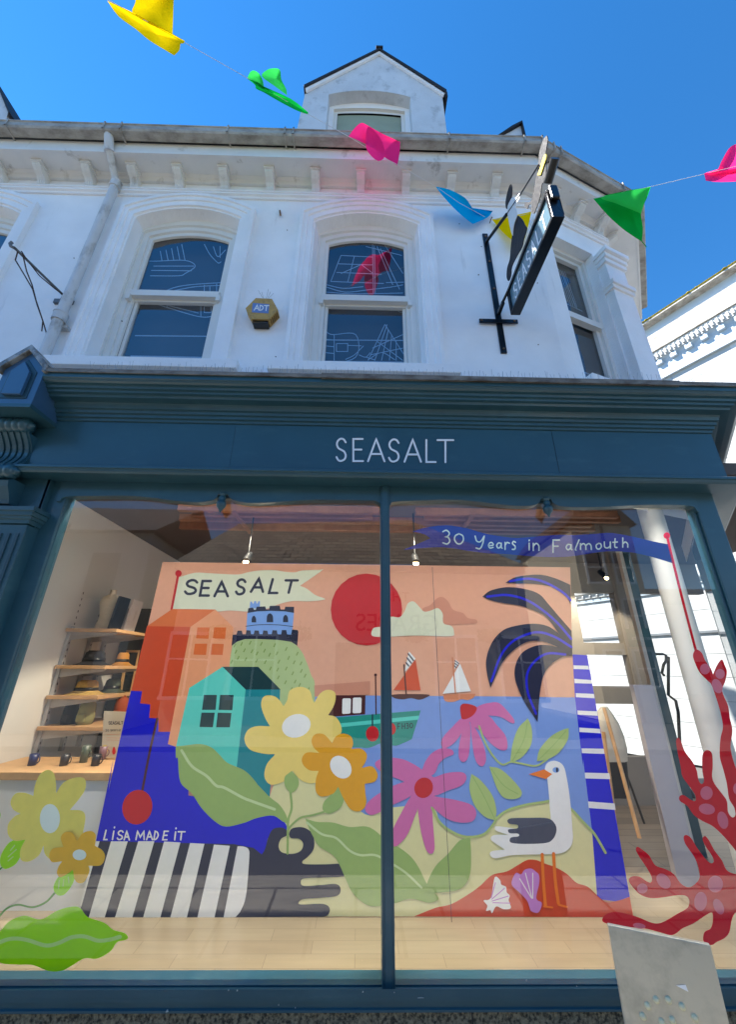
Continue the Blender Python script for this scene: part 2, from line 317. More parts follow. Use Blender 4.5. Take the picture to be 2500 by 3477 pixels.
q2 = FP(LW, 0, 0); q3 = (q2.x+.96, q2.y+1.32); wl.poly([(q2.x, q2.y, E0+1.2), (*q3, E0+1.2), (*q3, ZT), (q2.x, q2.y, ZT)], WHITE)
wl.build('upper_wall', shop, recalc=False)
# dark rooms behind
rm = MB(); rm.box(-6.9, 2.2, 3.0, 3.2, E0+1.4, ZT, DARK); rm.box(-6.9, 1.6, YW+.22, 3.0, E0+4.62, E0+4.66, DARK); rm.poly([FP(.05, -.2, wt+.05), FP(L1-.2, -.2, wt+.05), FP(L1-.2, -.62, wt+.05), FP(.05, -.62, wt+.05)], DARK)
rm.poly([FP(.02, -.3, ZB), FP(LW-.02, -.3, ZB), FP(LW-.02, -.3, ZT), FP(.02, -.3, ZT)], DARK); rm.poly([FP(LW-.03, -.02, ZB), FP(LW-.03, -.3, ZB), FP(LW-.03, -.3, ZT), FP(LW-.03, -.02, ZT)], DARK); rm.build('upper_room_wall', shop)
# surrounds, reveals, sashes
LINE = mat('white_window_marker', (186, 200, 212), .6)
def sash_window(c, seed):
    su = MB(); outs = []
    for k, (t_, pr) in enumerate(((0, .0), (0, .05), (.22, .055), (.24, .040), (.5, .042), (.52, .028), (.86, .03), (.9, .012), (1, .012))):
        h = .705+(OH-.705)*t_; zs = 4.535+(4.39-4.535)*t_; zc = 4.76+(4.56-4.76)*t_
        outs.append(arch(c, h, E0+zs, E0+zc, ZB, YW-pr))
    for a, b in zip(outs, outs[1:]): su.band(a, b, WHITE)
    su.build('window_surround', shop, recalc=False)
    rv = MB(); i0 = arch(c, OH, E0+4.39, E0+4.56, ZB, YW-.012); i1 = arch(c, OH-.02, E0+4.37, E0+4.54, ZB, YW+.10); rv.band(i0, i1, WHITE)
    rv.build('window_reveal', shop, recalc=False)
    fr = MB()
    sets = [(OH-.02, 4.37, 4.54, .10), (.50, 4.34, 4.46, .095), (.50, 4.33, 4.45, .115), (.445, 4.29, 4.40, .115), (.445, 4.285, 4.39, .135), (.41, 4.255, 4.345, .137), (.405, 4.25, 4.34, .16)]
    pv = [arch(c, h, E0+zs, E0+zc, ZB, YW+o) for h, zs, zc, o in sets]
    for a, b in zip(pv, pv[1:]): fr.band(a, b, SASH)
    f = fr.build('sash_window', shop, recalc=False)
    rl = MB(); rl.box(c-.44, c+.44, YW+.10, YW+.15, E0+3.385, E0+3.46, SASH); rl.box(c-.46, c-.42, YW+.09, YW+.15, E0+3.33, E0+3.40, SASH); rl.box(c+.42, c+.46, YW+.09, YW+.15, E0+3.33, E0+3.40, SASH)
    rl.box(c-.405, c+.405, YW+.152, YW+.19, E0+3.36, E0+3.40, SASH); rl.build('meeting_rail', f)
    bs = MB()
    for s_ in (-1, 1): bs.box(min(c+s_*.405, c+s_*.375), max(c+s_*.405, c+s_*.375), YW+.165, YW+.2, ZB, E0+3.385, SASH)
    bs.box(c-.375, c+.375, YW+.165, YW+.2, ZB, ZB+.05, SASH); bs.build('bottom_sash', f)
    pn = MB(); pn.poly(arch(c, .403, E0+4.248, E0+4.338, E0+3.4, YW+.157), PANE2); pn.poly([(c-.374, YW+.185, ZB+.05), (c+.374, YW+.185, ZB+.05), (c+.374, YW+.185, E0+3.36), (c-.374, YW+.185, E0+3.36)], PANE2)
    pn.build('pane', f, recalc=False)
    dr = Art(YW+.20, 0)
    if seed == 1:
        for L_ in ([(905, 300), (930, 345), (965, 382), (980, 378)], [(945, 310), (965, 355), (1000, 325)], [(975, 308), (975, 360)], [(660, 375), (700, 375), (820, 372), (865, 397), (820, 430), (790, 440), (665, 440)], [(805, 300), (820, 372)],
                   [(735, 325), (745, 372)], [(760, 318), (770, 372)], [(785, 310), (797, 372)], [(710, 330), (718, 374)], [(680, 397), (860, 397)], [(670, 416), (850, 418)], [(715, 515), (780, 490), (860, 478), (985, 470)], [(720, 516), (800, 500), (870, 488), (985, 482)], [(905, 480), (905, 515)], [(930, 487), (930, 512)], [(960, 475), (960, 512)],
                   [(665, 557), (740, 580), (890, 622), (970, 612)], [(700, 557), (760, 575), (880, 605)], [(740, 555), (740, 578)], [(890, 560), (890, 622)], [(905, 575, 1), (935, 575, 1), (935, 603, 1), (905, 603, 1), (905, 575)], [(945, 570), (945, 612)]):
            dr.st('C', L_, 3.5, LINE, caps=False)
        for L_ in ([(600, 705), (950, 708)], [(580, 795), (930, 802)]): dr.st('C', L_, 4.5, LINE)
    elif seed == 2:
        for L_ in ([(-120, 350), (20, 357)], [(-130, 387), (20, 392)], [(-140, 425), (60, 433)], [(-165, 465), (70, 474)], [(-120, 350), (-165, 465)], [(-60, 352), (-90, 468)], [(-30, 390), (-120, 430)], [(-30, 390), (20, 428)], [(20, 300), (24, 520)], [(28, 305), (32, 520)], [(55, 320), (140, 500)], [(40, 310), (110, 480)], [(75, 305), (155, 430)], [(-10, 310), (150, 350)],
                   [(-185, 490), (-100, 512), (0, 502), (100, 490), (155, 480)], [(-185, 512), (-60, 520), (155, 516)], [(-190, 478), (-110, 495), (-20, 488)], [(80, 470), (160, 468)], [(75, 655), (0, 815)], [(75, 655), (160, 790)], [(85, 655), (30, 815)], [(90, 680), (60, 815)], [(105, 700), (95, 815)], [(125, 725), (125, 815)], [(20, 760), (155, 700)], [(10, 790), (155, 760)], [(40, 730), (155, 815)], [(0, 812), (60, 780), (120, 812)],
                   [(-190, 680), (-160, 700), (-55, 700), (-55, 800), (-190, 835)], [(-150, 700), (-150, 815)], [(-190, 720), (-150, 724)], [(-190, 750), (-150, 754)], [(-190, 780), (-150, 784)], [(-140, 740, 1), (-90, 740, 1), (-90, 775, 1), (-140, 775, 1), (-140, 740)], [(-90, 748), (-30, 750)], [(-100, 810), (-60, 790), (-20, 750)], [(110, 575), (140, 600), (160, 598)], [(-40, 790), (-10, 800), (10, 780)], [(-10, 800), (30, 812)]):
            dr.st('D', L_, 3.2, LINE, caps=False)
        for L_ in ([(-190, 724), (160, 726)], [(-195, 818), (160, 822)]): dr.st('D', L_, 4, LINE)
    if seed: dr.mb.build('ship_drawing', f, recalc=False)
    sl = MB(); sl.box(c-.82, c+.82, YW-.10, YW+.12, ZB-.10, ZB-.002, WHITE); sl.build('window_sill', shop, bevel=.006)
for c, s_ in zip(WIN, (0, 1, 2)): sash_window(c, s_)
# corner window
cw = MB()
def ring(m_, a, b, z0, z1, a2, b2, z2, z3, o1, o2, mb):
    o = [FP(a, o1, z0), FP(a, o1, z1), FP(b, o1, z1), FP(b, o1, z0)]; i = [FP(a2, o2, z2), FP(a2, o2, z3), FP(b2, o2, z3), FP(b2, o2, z2)]; mb.band(o, i, m_)
ring(WHITE, wa, wb, ZB, wt, wa, wb, ZB, wt, 0, -.10, cw); ring(SASH, wa, wb, ZB, wt, wa+.05, wb-.05, ZB, wt-.05, -.10, -.10, cw)
ring(SASH, wa+.05, wb-.05, ZB, wt-.05, wa+.05, wb-.05, ZB, wt-.05, -.10, -.13, cw); ring(SASH, wa+.05, wb-.05, ZB, wt-.05, wa+.1, wb-.1, ZB, wt-.1, -.13, -.13, cw); ring(SASH, wa+.1, wb-.1, ZB, wt-.1, wa+.1, wb-.1, ZB, wt-.1, -.13, -.17, cw)
cwo = cw.build('sash_window', shop, recalc=False)
t_ = MB(); o_ = FP(wa+.05, -.15, E0+3.37); t_.obox(o_, d1.to_3d()*(wb-wa-.1), n1.to_3d()*.06, (0, 0, .08), SASH); t_.build('meeting_rail', cwo)
t_ = MB(); t_.poly([FP(wa+.1, -.165, ZB), FP(wb-.1, -.165, ZB), FP(wb-.1, -.165, wt-.1), FP(wa+.1, -.165, wt-.1)], PANE2); t_.build('pane', cwo, recalc=False)
t_ = MB()
for k in range(10):
    a = wa+.13+k*.03; t_.tube([FP(a, -.2, wt-.16), FP(a+.05, -.2, E0+3.75)], .003, LINE, 5)
t_.tube([FP(wa+.12, -.2, E0+3.75), FP(wb-.12, -.2, E0+3.72)], .004, LINE, 5); t_.tube([FP(wa+.12, -.2, E0+2.78), FP(wb-.12, -.2, E0+2.78)], .006, LINE, 6)
t_.tube([FP(wb-.3, -.2, wt-.16), FP(wb-.2, -.2, E0+3.72)], .003, LINE, 5); t_.build('ship_drawing', cwo)
# facet pilasters and lintel band, string course, eaves
fx = MB()
fx.obox(FP(wb+.02, 0, E0+1.3), d1.to_3d()*(LW-wb-.0), n1.to_3d()*.09, (0, 0, 4.4-1.3), WHITE)
for z0, o in ((4.20, .115), (4.26, .135), (4.32, .165), (3.80, .11), (3.85, .13)):
    fx.obox(FP(wb+.045-o*.4, 0, E0+z0), d1.to_3d()*(LW-wb-.03+o*.6), n1.to_3d()*o, (0, 0, .06), WHITE)
for z0, o in ((4.42, .03), (4.47, .05)): fx.obox(FP(-.02, 0, E0+z0), d1.to_3d()*(wa+.02), n1.to_3d()*o, (0, 0, .05), WHITE)
fx.obox(FP(wa-.05, 0, ZB-.09), d1.to_3d()*(wb-wa+.1), n1.to_3d()*.1, (0, 0, .088), WHITE)
fx.build('corner_pilaster', shop, bevel=.004)
z = E0+4.80; st = MB()
WPW = WP[:2]+[tuple(FP(LW, 0, 0)[:2]), q3]
st.sweep(WPW, [(-.02, z-.05), (.02, z-.05), (.025, z-.03), (.045, z-.02), (.045, z), (.03, z+.012), (.05, z+.02), (.05, z+.035), (.0, z+.045), (-.02, z+.045)], WHITE); st.build('string_course', shop, recalc=False)
ev = MB(); z = E0+5.04
ev.sweep(WP, [(-.4, z), (.24, z), (.24, z-.012), (.262, z-.012), (.262, z+.03), (.25, z+.045), (.25, z+.19), (-.4, z+.19)], TRIM); ev.build('eaves_board', shop, recalc=False)
cz = MB(); cz.sweep(WPW, [(-.02, E0+4.99), (.03, E0+4.99), (.05, E0+5.02), (.08, E0+5.039), (-.02, E0+5.039)], TRIM); cz.build('cove_moulding', shop, recalc=False)
# corbels
def corbel_mesh(q, d, n):
    b = MB(); prof = [(0, 4.845), (.03, 4.845), (.045, 4.87), (.05, 4.90), (.075, 4.93), (.12, 4.95), (.155, 4.975), (.165, 5.0), (.165, 5.035), (0, 5.035)]
    pts = [Vector((q.x, q.y, 0))+n.to_3d()*o+Vector((0, 0, E0+z_)) for o, z_ in prof]; hw = .042
    b.prism([p-d.to_3d()*hw for p in pts], d.to_3d()*(2*hw), TRIM)
    for s_ in (-.028, -.004, .02):
        pr = [(o+.006 if 0 < i < 9 else o, z_) for i, (o, z_) in enumerate(prof[:9])]
        pp = [Vector((q.x, q.y, 0))+n.to_3d()*o+Vector((0, 0, E0+z_)) for o, z_ in pr[1:8]]+[Vector((q.x, q.y, 0))+n.to_3d()*(.02)+Vector((0, 0, E0+5.0)), Vector((q.x, q.y, 0))+n.to_3d()*.02+Vector((0, 0, E0+4.9))]
        b.prism([p+d.to_3d()*s_ for p in pp], d.to_3d()*.012, TRIM)
    b.obox(Vector((q.x, q.y, E0+5.005))-d.to_3d()*.055, d.to_3d()*.11, n.to_3d()*.18, (0, 0, .033), TRIM)
    return b
cxs = [P('A', x, 740, 2.48).x for x in (-50, 145, 365, 572, 777, 985, 1192, 1398, 1600)]+[P('B', x, 775, 2.48).x for x in (172, 375, 575)]
for i, x in enumerate(cxs): corbel_mesh(Vector((x, YW)), Vector((1, 0)), Vector((0, -1))).build('corbel', shop)
for s_ in (.30, .70, 1.08): corbel_mesh(Vector(WP[1])+d1*s_, d1, n1).build('corbel', shop)
d2 = (Vector(WP[3])-Vector(WP[2])).normalized(); n2 = Vector((d2.y, -d2.x))
for s_ in (.15, .6, 1.05): corbel_mesh(Vector(WPW[2])+d2*s_, d2, n2).build('corbel', shop)
# gutter
gt = MB(); z = E0+5.21
gt.sweep(WP, [(.265, z+.02), (.28, z), (.36, z), (.372, z+.02), (.372, z+.085), (.38, z+.088), (.38, z+.10), (.36, z+.10), (.36, z+.02), (.28, z+.015), (.275, z+.1), (.265, z+.1)], GUTTER)
gto = gt.build('gutter', shop, recalc=False)
for (t, x) in (('A', 5), ('A', 448), ('A', 525), ('A', 1007), ('A', 1262), ('A', 1300), ('B', 358), ('B', 687), ('B', 765)):
    xx = P(t, x, 590, 2.28).x; gb = MB()
    for k, (o0, z0, o1, z1) in enumerate(((.385, z+.11, .385, z-.005), (.385, z-.005, .25, z-.005), (.385, z+.11, .37, z+.112))):
        gb.box(xx-.008, xx+.008, YW-max(o0, o1), YW-min(o0, o1)+.004, min(z0, z1)-.004, max(z0, z1)+.004, GUTTER)
    gb.build('gutter_bracket', gto)
for s_ in (.1, .2, 1.15):
    gb = MB(); gb.obox(FP(s_, .25, z-.012), d1.to_3d()*.016, n1.to_3d()*.14, (0, 0, .008), GUTTER); gb.obox(FP(s_, .38, z-.01), d1.to_3d()*.016, n1.to_3d()*.01, (0, 0, .13), GUTTER); gb.build('gutter_bracket', gto)
# roof slope behind the gutter
rf = MB()
def off(i, o):
    path = [Vector(p) for p in WP]; ds = []
    if i > 0: ds.append((path[i]-path[i-1]).normalized())
    if i < 3: ds.append((path[i+1]-path[i]).normalized())
    ns = [Vector((d.y, -d.x)) for d in ds]; b = sum(ns, Vector((0, 0))).normalized(); return path[i]+b*o/b.dot(ns[0])
for i in range(3):
    a, b, c, d = off(i, .27), off(i+1, .27), off(i+1, -1.9), off(i, -1.9); rf.poly([(a.x, a.y, E0+5.30), (b.x, b.y, E0+5.30), (c.x, c.y, E0+6.9), (d.x, d.y, E0+6.9)], SLATE)
rf.poly([(-7, 4.55, E0+6.9), (2.3, 4.55, E0+6.9), (2.3, 8, E0+5.3), (-7, 8, E0+5.3)], SLATE)
rf.build('roof', shop, recalc=False)
# dormer
YD = 2.62; DW = mat('dormer_render', (205, 210, 216), .8, .08, 4, .5, 40, .3, dirt=(140, 145, 150), dscale=(5, 5, 3), dth=(.55, .78))
dm = MB()
def dq(t, x, y): return P(t, x, y, YD)
zb = E0+5.25; xl = dq('A', 1310, 560).x; xl2 = dq('A', 1365, 405).x; xr = dq('B', 336, 480).x; zt = dq('A', 1365, 405).z; zap = dq('B', 50, 245).z; xa = dq('B', 50, 245).x
wx0, wx1 = dq('A', 1452, 480).x, dq('B', 190, 480).x; wzs = dq('B', 190, 432).z; wzc = dq('B', 10, 403).z; wc = (wx0+wx1)/2; wh = (wx1-wx0)/2
a = arch(wc, wh, wzs, wzc, zb, YD)
dm.poly([(xl2, YD, zb)]+[(xl2, YD, zt), (xa, YD, zap)]+[(wc, YD, wzc)]+[v for v in reversed(a[:len(a)//2])], DW)
dm.poly([(xr, YD, zb)]+list(reversed(a[len(a)//2:]))+[(wc, YD, wzc+.0)]+[(xa, YD, zap), (xr, YD, zt)], DW)
dm.prism([(xl-.02, YD+.006, zb), (xl2, YD+.006, zb), (xl2, YD+.006, zt-.04), (xl2-.035, YD+.006, zt-.06)], (0, 1.6, 0), DW)
dm.poly([(xl2, YD, zb), (xl2, YD+1.8, zb), (xl2, YD+1.8, zt), (xl2, YD, zt)], DW); dm.poly([(xr, YD, zb), (xr, YD+1.8, zb), (xr, YD+1.8, zt), (xr, YD, zt)], DW)
r1 = arch(wc, wh, wzs, wzc, zb, YD+.12); dm.band(a, r1, DW)
dmo = dm.build('dormer', shop, recalc=False)
dr = MB()
DS = mat('dormer_roof_slate', (40, 40, 43), .7, .25, 20, .5, 40, .3)
dr.prism([(xl2-.05, YD-.05, zt-.03), (xa, YD-.05, zap+.02), (xa, YD-.05, zap+.07), (xl2-.05, YD-.05, zt+.03)], (0, 1.9, 0), DS)
dr.prism([(xr+.05, YD-.05, zt-.05), (xr+.05, YD-.05, zt+.03), (xa, YD-.05, zap+.07), (xa, YD-.05, zap+.02)], (0, 1.9, 0), DS)
dr.box(xr+.03, xr+.055, YD-.05, YD+1.8, zt-.14, zt-.03, DS); dr.box(xa-.05, xa+.05, YD-.06, YD+1.9, zap+.06, zap+.10, DS)
dr.build('dormer_roof', dmo, bevel=.004)
dv = MB(); dv.prism([(xl2-.01, YD-.03, zt-.06), (xa, YD-.03, zap-.04), (xa, YD-.03, zap+.02), (xl2-.04, YD-.03, zt-.0)], (0, .028, 0), WHITE); dv.prism([(xr+.01, YD-.03, zt-.06), (xr+.04, YD-.03, zt-.0), (xa, YD-.03, zap+.02), (xa, YD-.03, zap-.04)], (0, .028, 0), WHITE); dv.build('bargeboard', dmo)
dw = MB(); q0 = arch(wc, wh, wzs, wzc, zb, YD+.12); q1 = arch(wc, wh-.06, wzs-.05, wzc-.13, zb, YD+.12); q2 = arch(wc, wh-.06, wzs-.05, wzc-.13, zb, YD+.15); q3 = arch(wc, wh-.11, wzs-.09, wzc-.19, zb, YD+.15)
dw.band(q0, q1, WHITE); dw.band(q1, q2, SASH); dw.band(q2, q3, SASH)
BLIND = mat('pale_blind', (150, 160, 140), .8)
dw.poly(arch(wc, wh-.11, wzs-.09, wzc-.19, zb, YD+.17), BLIND); dw.build('dormer_window', dmo, recalc=False)
# second dormer peeking on the left, small gable bit on the right
d2m = MB(); q = [P('A', x, y, 2.8) for x, y in ((-60, 330), (-5, 385), (38, 495), (20, 545), (20, 590), (-60, 590))]; d2m.prism(q, (0, 1, 0), DW); d2o = d2m.build('dormer', shop)
t_ = MB(); q = [P('A', x, y, 2.76) for x, y in ((-60, 300), (-5, 375), (42, 497), (36, 500), (-8, 392), (-60, 318))]; t_.prism(q, (0, 1, 0), DS); t_.build('dormer_roof', d2o)
t_ = MB(); q = [P('B', x, y, 3.0) for x, y in ((575, 600), (640, 560), (684, 538), (690, 600))]; t_.prism(q, (0, .8, 0), DW); t2 = t_.build('dormer', shop)
t_ = MB(); q = [P('B', x, y, 2.96) for x, y in ((570, 603), (640, 556), (684, 534), (700, 600), (692, 600), (682, 543), (642, 566))]; t_.prism(q, (0, .9, 0), DS); t_.build('dormer_roof', t2)
# downpipe
dp = MB(); PIPE = mat('white_pipe_paint', (208, 208, 208), .5, .05, 6, .2, 30, .4, dirt=(140, 135, 125), dscale=(10, 10, 4), dth=(.5, .75))
px_ = P('C', 512, 40, 2.58).x
pts = [P('A', 483, 600, 2.34), P('A', 483, 650, 2.36), P('A', 488, 680, 2.40), P('A', 508, 780, 2.56), P('A', 512, 820, 2.58)]
dp.tube(pts, [.045, .045, .036, .036, .036], PIPE, 14); zt_ = P('A', 512, 815, 2.58).z; zl = E0+2.1
dp.tube([(px_, 2.58, zt_), (px_, 2.58, zl)], .042, PIPE, 16)
for z_ in (zt_-.02, P('C', 290, 620, 2.58).z): dp.tube([(px_, 2.58, z_+.03), (px_, 2.58, z_-.06)], .054, PIPE, 16); dp.tube([(px_, 2.58, z_+.035), (px_, 2.58, z_+.02)], .058, PIPE, 16)
z_ = P('C', 300, 655, 2.58).z; dp.box(px_-.07, px_+.07, 2.6, 2.65, z_-.015, z_+.015, PIPE)
dp.tube([P('A', 483, 655, 2.37), P('A', 486, 675, 2.39)], .05, PIPE, 14)
dp.build('downpipe', shop)
# ---------------- shopfront
c0 = (2.53, 2.5); dd = Vector((.6, .8))
SP = [(-2.222, 2.5), c0, (c0[0]+.6*1.5, c0[1]+.8*1.5)]
co = MB(); zz = lambda v: E0+v
co.sweep(SP, [(0, zz(1.642)), (.12, zz(1.642)), (.128, zz(1.645)), (.13, zz(1.663)), (.145, zz(1.667)), (.147, zz(1.688)), (.162, zz(1.692)), (.165, zz(1.712)), (.182, zz(1.717)), (.188, zz(1.742)), (.195, zz(1.755)), (.25, zz(1.758)),
  (.255, zz(1.776)), (.277, zz(1.780)), (.28, zz(1.797)), (.298, zz(1.80)), (.302, zz(1.818)), (.322, zz(1.822)), (.335, zz(1.83)), (.342, zz(1.842)), (.35, zz(1.846)), (.35, zz(1.893)), (0, zz(1.92))], NAVY)
co.build('cornice', shop, recalc=False)
ld = MB(); ld.sweep(SP, [(.0, zz(1.925)), (.34, zz(1.899)), (.351, zz(1.895)), (.354, zz(1.878)), (.364, zz(1.877)), (.368, zz(1.902)), (.36, zz(1.912)), (.0, zz(1.934))], LEAD)
ld.sweep([(-.3, 2.5), (c0[0]-.3, 2.5)], [(.352, zz(1.872)), (.371, zz(1.870)), (.376, zz(1.905)), (.36, zz(1.918)), (.25, zz(1.926)), (.25, zz(1.92))], LEAD)
ld.build('lead_flashing', shop, recalc=False)
fa = MB(); fa.sweep([(-2.36, 2.5)]+SP[1:], [(0, zz(1.2)), (.118, zz(1.2)), (.118, zz(1.64)), (0, zz(1.64))], NAVY)
fao = fa.build('fascia_board', shop, recalc=False)
for (t, x) in (('F', 833), ('E', 1025)):
    gp = MB(); x0 = P(t, x, 510, 2.38).x; gp.box(x0-.0015, x0+.0015, 2.3805, 2.3825, zz(1.25), zz(1.64), NAVYD if t == 'E' else BLACK)
    gp.build('board_joint', fao)
lg = MB(); lg.sweep([(-2.36, 2.5)]+SP[1:], [(.118, zz(1.262)), (.14, zz(1.262)), (.145, zz(1.25)), (.19, zz(1.248)), (.2, zz(1.24)), (.2, zz(1.225)), (.19, zz(1.22)), (.185, zz(1.205)), (.175, zz(1.195)), (.02, zz(1.192)), (.02, zz(1.2)), (.118, zz(1.2))], NAVY)
lg.build('architrave_ledge', shop, recalc=False)
LET = mat('white_sign_lettering', (240, 243, 246), .5)
sl = Art(2.376, .0006)
sx = [(1142, 1176, 'S'), (1198, 1236, 'E'), (1252, 1304, 'A'), (1320, 1356, 'S'), (1376, 1428, 'A'), (1446, 1484, 'L'), (1488, 1538, 'T')]
word(sl, 'X', [(ch, a-2, b+2, 1490+(a-1140)*.013, 1565+(a-1140)*.013) for a, b, ch in sx], 6.6, LET); sl.mb.build('sign_lettering', fao, recalc=False)
# frame: header with ogee valances
hd = MB(); YF = 2.455
def val(pts, x0, x1, z0):
    q = [S(p[0], p[1], p[2])+tuple(p[3:]) for p in pts]; L = spline(q, False, 6); w3 = [at(v.x, v.y, YF) for v in L]
    hd.prism([Vector((x0, YF, zz(1.2)))]+[Vector((x0, YF, w3[0].z))]+w3+[Vector((x1, YF, w3[-1].z)), Vector((x1, YF, zz(1.2)))], (0, .06, 0), NAVY)
ml0, ml1 = P('X', 1293, 1800, YF).x, P('X', 1323, 1800, YF).x
val([('E', 262, 720), ('E', 292, 700), ('E', 420, 697), ('E', 560, 696), ('E', 660, 703), ('E', 760, 716), ('E', 860, 724), ('E', 930, 719), ('E', 958, 706), ('E', 966, 690, 1), ('E', 1010, 690, 1), ('E', 1022, 708), ('E', 1060, 722), ('E', 1130, 728), ('E', 1250, 722), ('E', 1400, 714), ('E', 1631, 716), ('F', 38, 720), ('F', 58, 735)], -2.10, ml0-.001, 0)
val([('F', 102, 735), ('F', 118, 722), ('F', 260, 716), ('F', 380, 714), ('F', 470, 720), ('F', 560, 731), ('F', 650, 740), ('F', 720, 740), ('F', 757, 728), ('F', 768, 710, 1), ('F', 810, 710, 1), ('F', 825, 731), ('F', 870, 744), ('F', 1000, 746), ('F', 1100, 742), ('F', 1250, 736), ('F', 1425, 740), ('F', 1462, 765)], ml1+.001, P('X', 2375, 1733, YF).x, 0)
hd.build('window_head', shop, bevel=.004)
fr = MB(); zg0, zg1 = zz(-1.35), zz(1.12)
xri, xro = P('X', 2367, 1733, 2.475).x, P('X', 2436, 1733, 2.475).x
fr.box(-2.18, -2.05, 2.47, 2.56, zg0, zz(1.2), NAVY); fr.box(-2.068, -2.045, 2.485, 2.545, zg0, zz(1.12), NAVY); fr.box(xri, xro, 2.47, 2.56, zg0, zz(1.2), NAVY)
fr.box(xri-.02, xri-.001, 2.485, 2.545, zg0, zz(1.14), NAVY); fr.box(-2.05, xri-.02, 2.49, 2.55, zz(1.10), zz(1.2), NAVYD)
fr.build('window_frame', shop, bevel=.006)
mu = MB(); mu.box(ml0, ml1, 2.44, 2.56, zz(-1.40), zz(1.19), NAVY); mu.box(ml0+.012, ml1-.012, 2.432, 2.44, zz(-1.40), zz(1.19), NAVY); mu.build('mullion', shop, bevel=.004)
for (t, x, y0) in (('E', 988, 690), ('F', 789, 711)):
    q = P(t, x, y0, 2.44); f_ = MB(); f_.lathe([(0, .01), (.022, .01), (.022, -.006), (.012, -.012), (.02, -.02), (.024, -.035), (.018, -.05), (.03, -.058), (.034, -.075), (.028, -.095), (.012, -.115), (.004, -.135), (0, -.137)], q, NAVY); f_.build('pendant_finial', shop)
# sill and plinth
si = MB(); zr = P('X', 1250, 3345, 2.47).z
si.box(-2.36, xro+.05, 2.465, 2.56, zr, zg0, NAVY)
za = P('X', 1250, 3352, 2.40).z; zb_ = P('X', 1250, 3440, 2.40).z; zc_ = P('X', 1250, 3385, 2.40).z
si.sweep([(-2.4, 2.5), (xro+.14, 2.5)], [(0, zr), (.06, zr-.002), (.098, zr-.015), (.1, za-.005), (.1, zc_), (.09, zc_-.005), (.088, zb_+.012), (.096, zb_+.008), (.096, zb_), (0, zb_)], NAVY)
si.build('window_sill', shop, recalc=False, bevel=0)
CHIP = mat('bare_paint_chip', (176, 180, 176), .7)
for (t, x, y, w_) in (('B1', 1020, 1558, .010), ('B1', 1402, 1425, .005), ('B1', 1455, 1428, .006), ('B2', 365, 1533, .004), ('B2', 262, 1515, .004), ('B2', 780, 1436, .006), ('B2', 975, 1438, .004), ('B3', 340, 1365, .005), ('B3', 650, 1400, .004), ('B2', 1120, 1470, .03)):
    q = P(t, x, y, 2.398); b = MB(); hh = w_*(.9 if w_ < .02 else .06); b.prism([q, q+Vector((w_, 0, .2*hh)), q+Vector((w_*.7, 0, hh)), q+Vector((w_*.2, 0, hh*.8))], (0, .003, 0), CHIP); b.build('paint_chip', shop)
for (t, x, y) in (('S1', 90, 1015), ('S1', 65, 1260), ('S1', 575, 1330), ('C', 1222, 798), ('C', 1273, 238), ('C', 328, 362), ('C', 540, 640), ('D', 405, 210), ('D', 490, 435), ('D', 755, 745)):
    q = P(t, x, y, 2.649); b = MB(); b.lathe([(0, -.003), (.005, -.003), (.006, .004)], q, RUST if x % 2 else BLACK, 7, 'y'); b.build('wall_mark', shop)
pl = MB(); pl.box(-2.9, 2.9, 2.42, 2.55, 0.001, zb_-.001, STONE); x0 = P('X', 1605, 3460, 2.42).x; pl.box(x0-.003, x0+.003, 2.418, 2.42, 0.001, zb_-.001, BLACK); pl.build('stone_plinth', shop)
# panes
for (a, b) in ((-2.05, (ml0+ml1)/2-.01), ((ml0+ml1)/2+.01, xri)):
    pn = MB(); pn.poly([(a, 2.5, zg0), (b, 2.5, zg0), (b, 2.5, zz(1.15)), (a, 2.5, zz(1.15))], PANE); pn.build('window_pane', shop, recalc=False)
# right return: post and side glazing
rt = MB(); c1 = Vector((xro, 2.56)); e1 = c1+dd*1.45
rt.obox((e1.x, e1.y, 0), (.06, .08, 0), (.06, -.045, 0), (0, 0, zz(1.2)), NAVY)
rt.obox((c1.x, c1.y-.02, .0), dd.to_3d()*1.45, (.05, -.0375, 0), (0, 0, .3), NAVY); rt.build('side_frame', shop)
pn = MB(); pn.poly([(c1.x+.01, c1.y, .3), (e1.x, e1.y, .3), (e1.x, e1.y, zz(1.2)), (c1.x+.01, c1.y, zz(1.2))], PANE); pn.build('window_pane', shop, recalc=False)
# left pilaster, console and head block
pb = MB(); YP = 2.375; pxr = -2.16; pxl = -2.46
pb.box(pxl, pxr, YP, 2.56, zb_, zz(.84), NAVY); pb.box(pxl, pxr+.0, 2.43, 2.559, zz(.95), zz(1.2), NAVY); pb.box(pxr, -2.181, 2.43, 2.559, zb_, zz(1.2), NAVY); pb.box(-2.5, -2.15, 2.561, 2.62, 0, zz(1.66), NAVY); pb.box(pxl-.2, pxl, 2.44, 2.56, 0, zz(1.9), NAVY)
for k in range(5):
    x_ = pxl+.035+k*.054; pb.box(x_, x_+.022, YP-.008, YP+.002, .3, zz(.78), NAVYD)
pb.build('pilaster', shop, bevel=.003)
cp_ = MB(); cp_.sweep([(pxl, 2.56), (pxl, YP), (pxr, YP), (pxr, 2.5)], [(-.02, zz(.845)), (.01, zz(.845)), (.012, zz(.87)), (.022, zz(.875)), (.024, zz(.89)), (.034, zz(.895)), (.036, zz(.92)), (.046, zz(.924)), (.046, zz(.95)), (-.02, zz(.95))], NAVY, caps=True)
cp_.build('pilaster_capital', shop, recalc=False)
cn = MB()
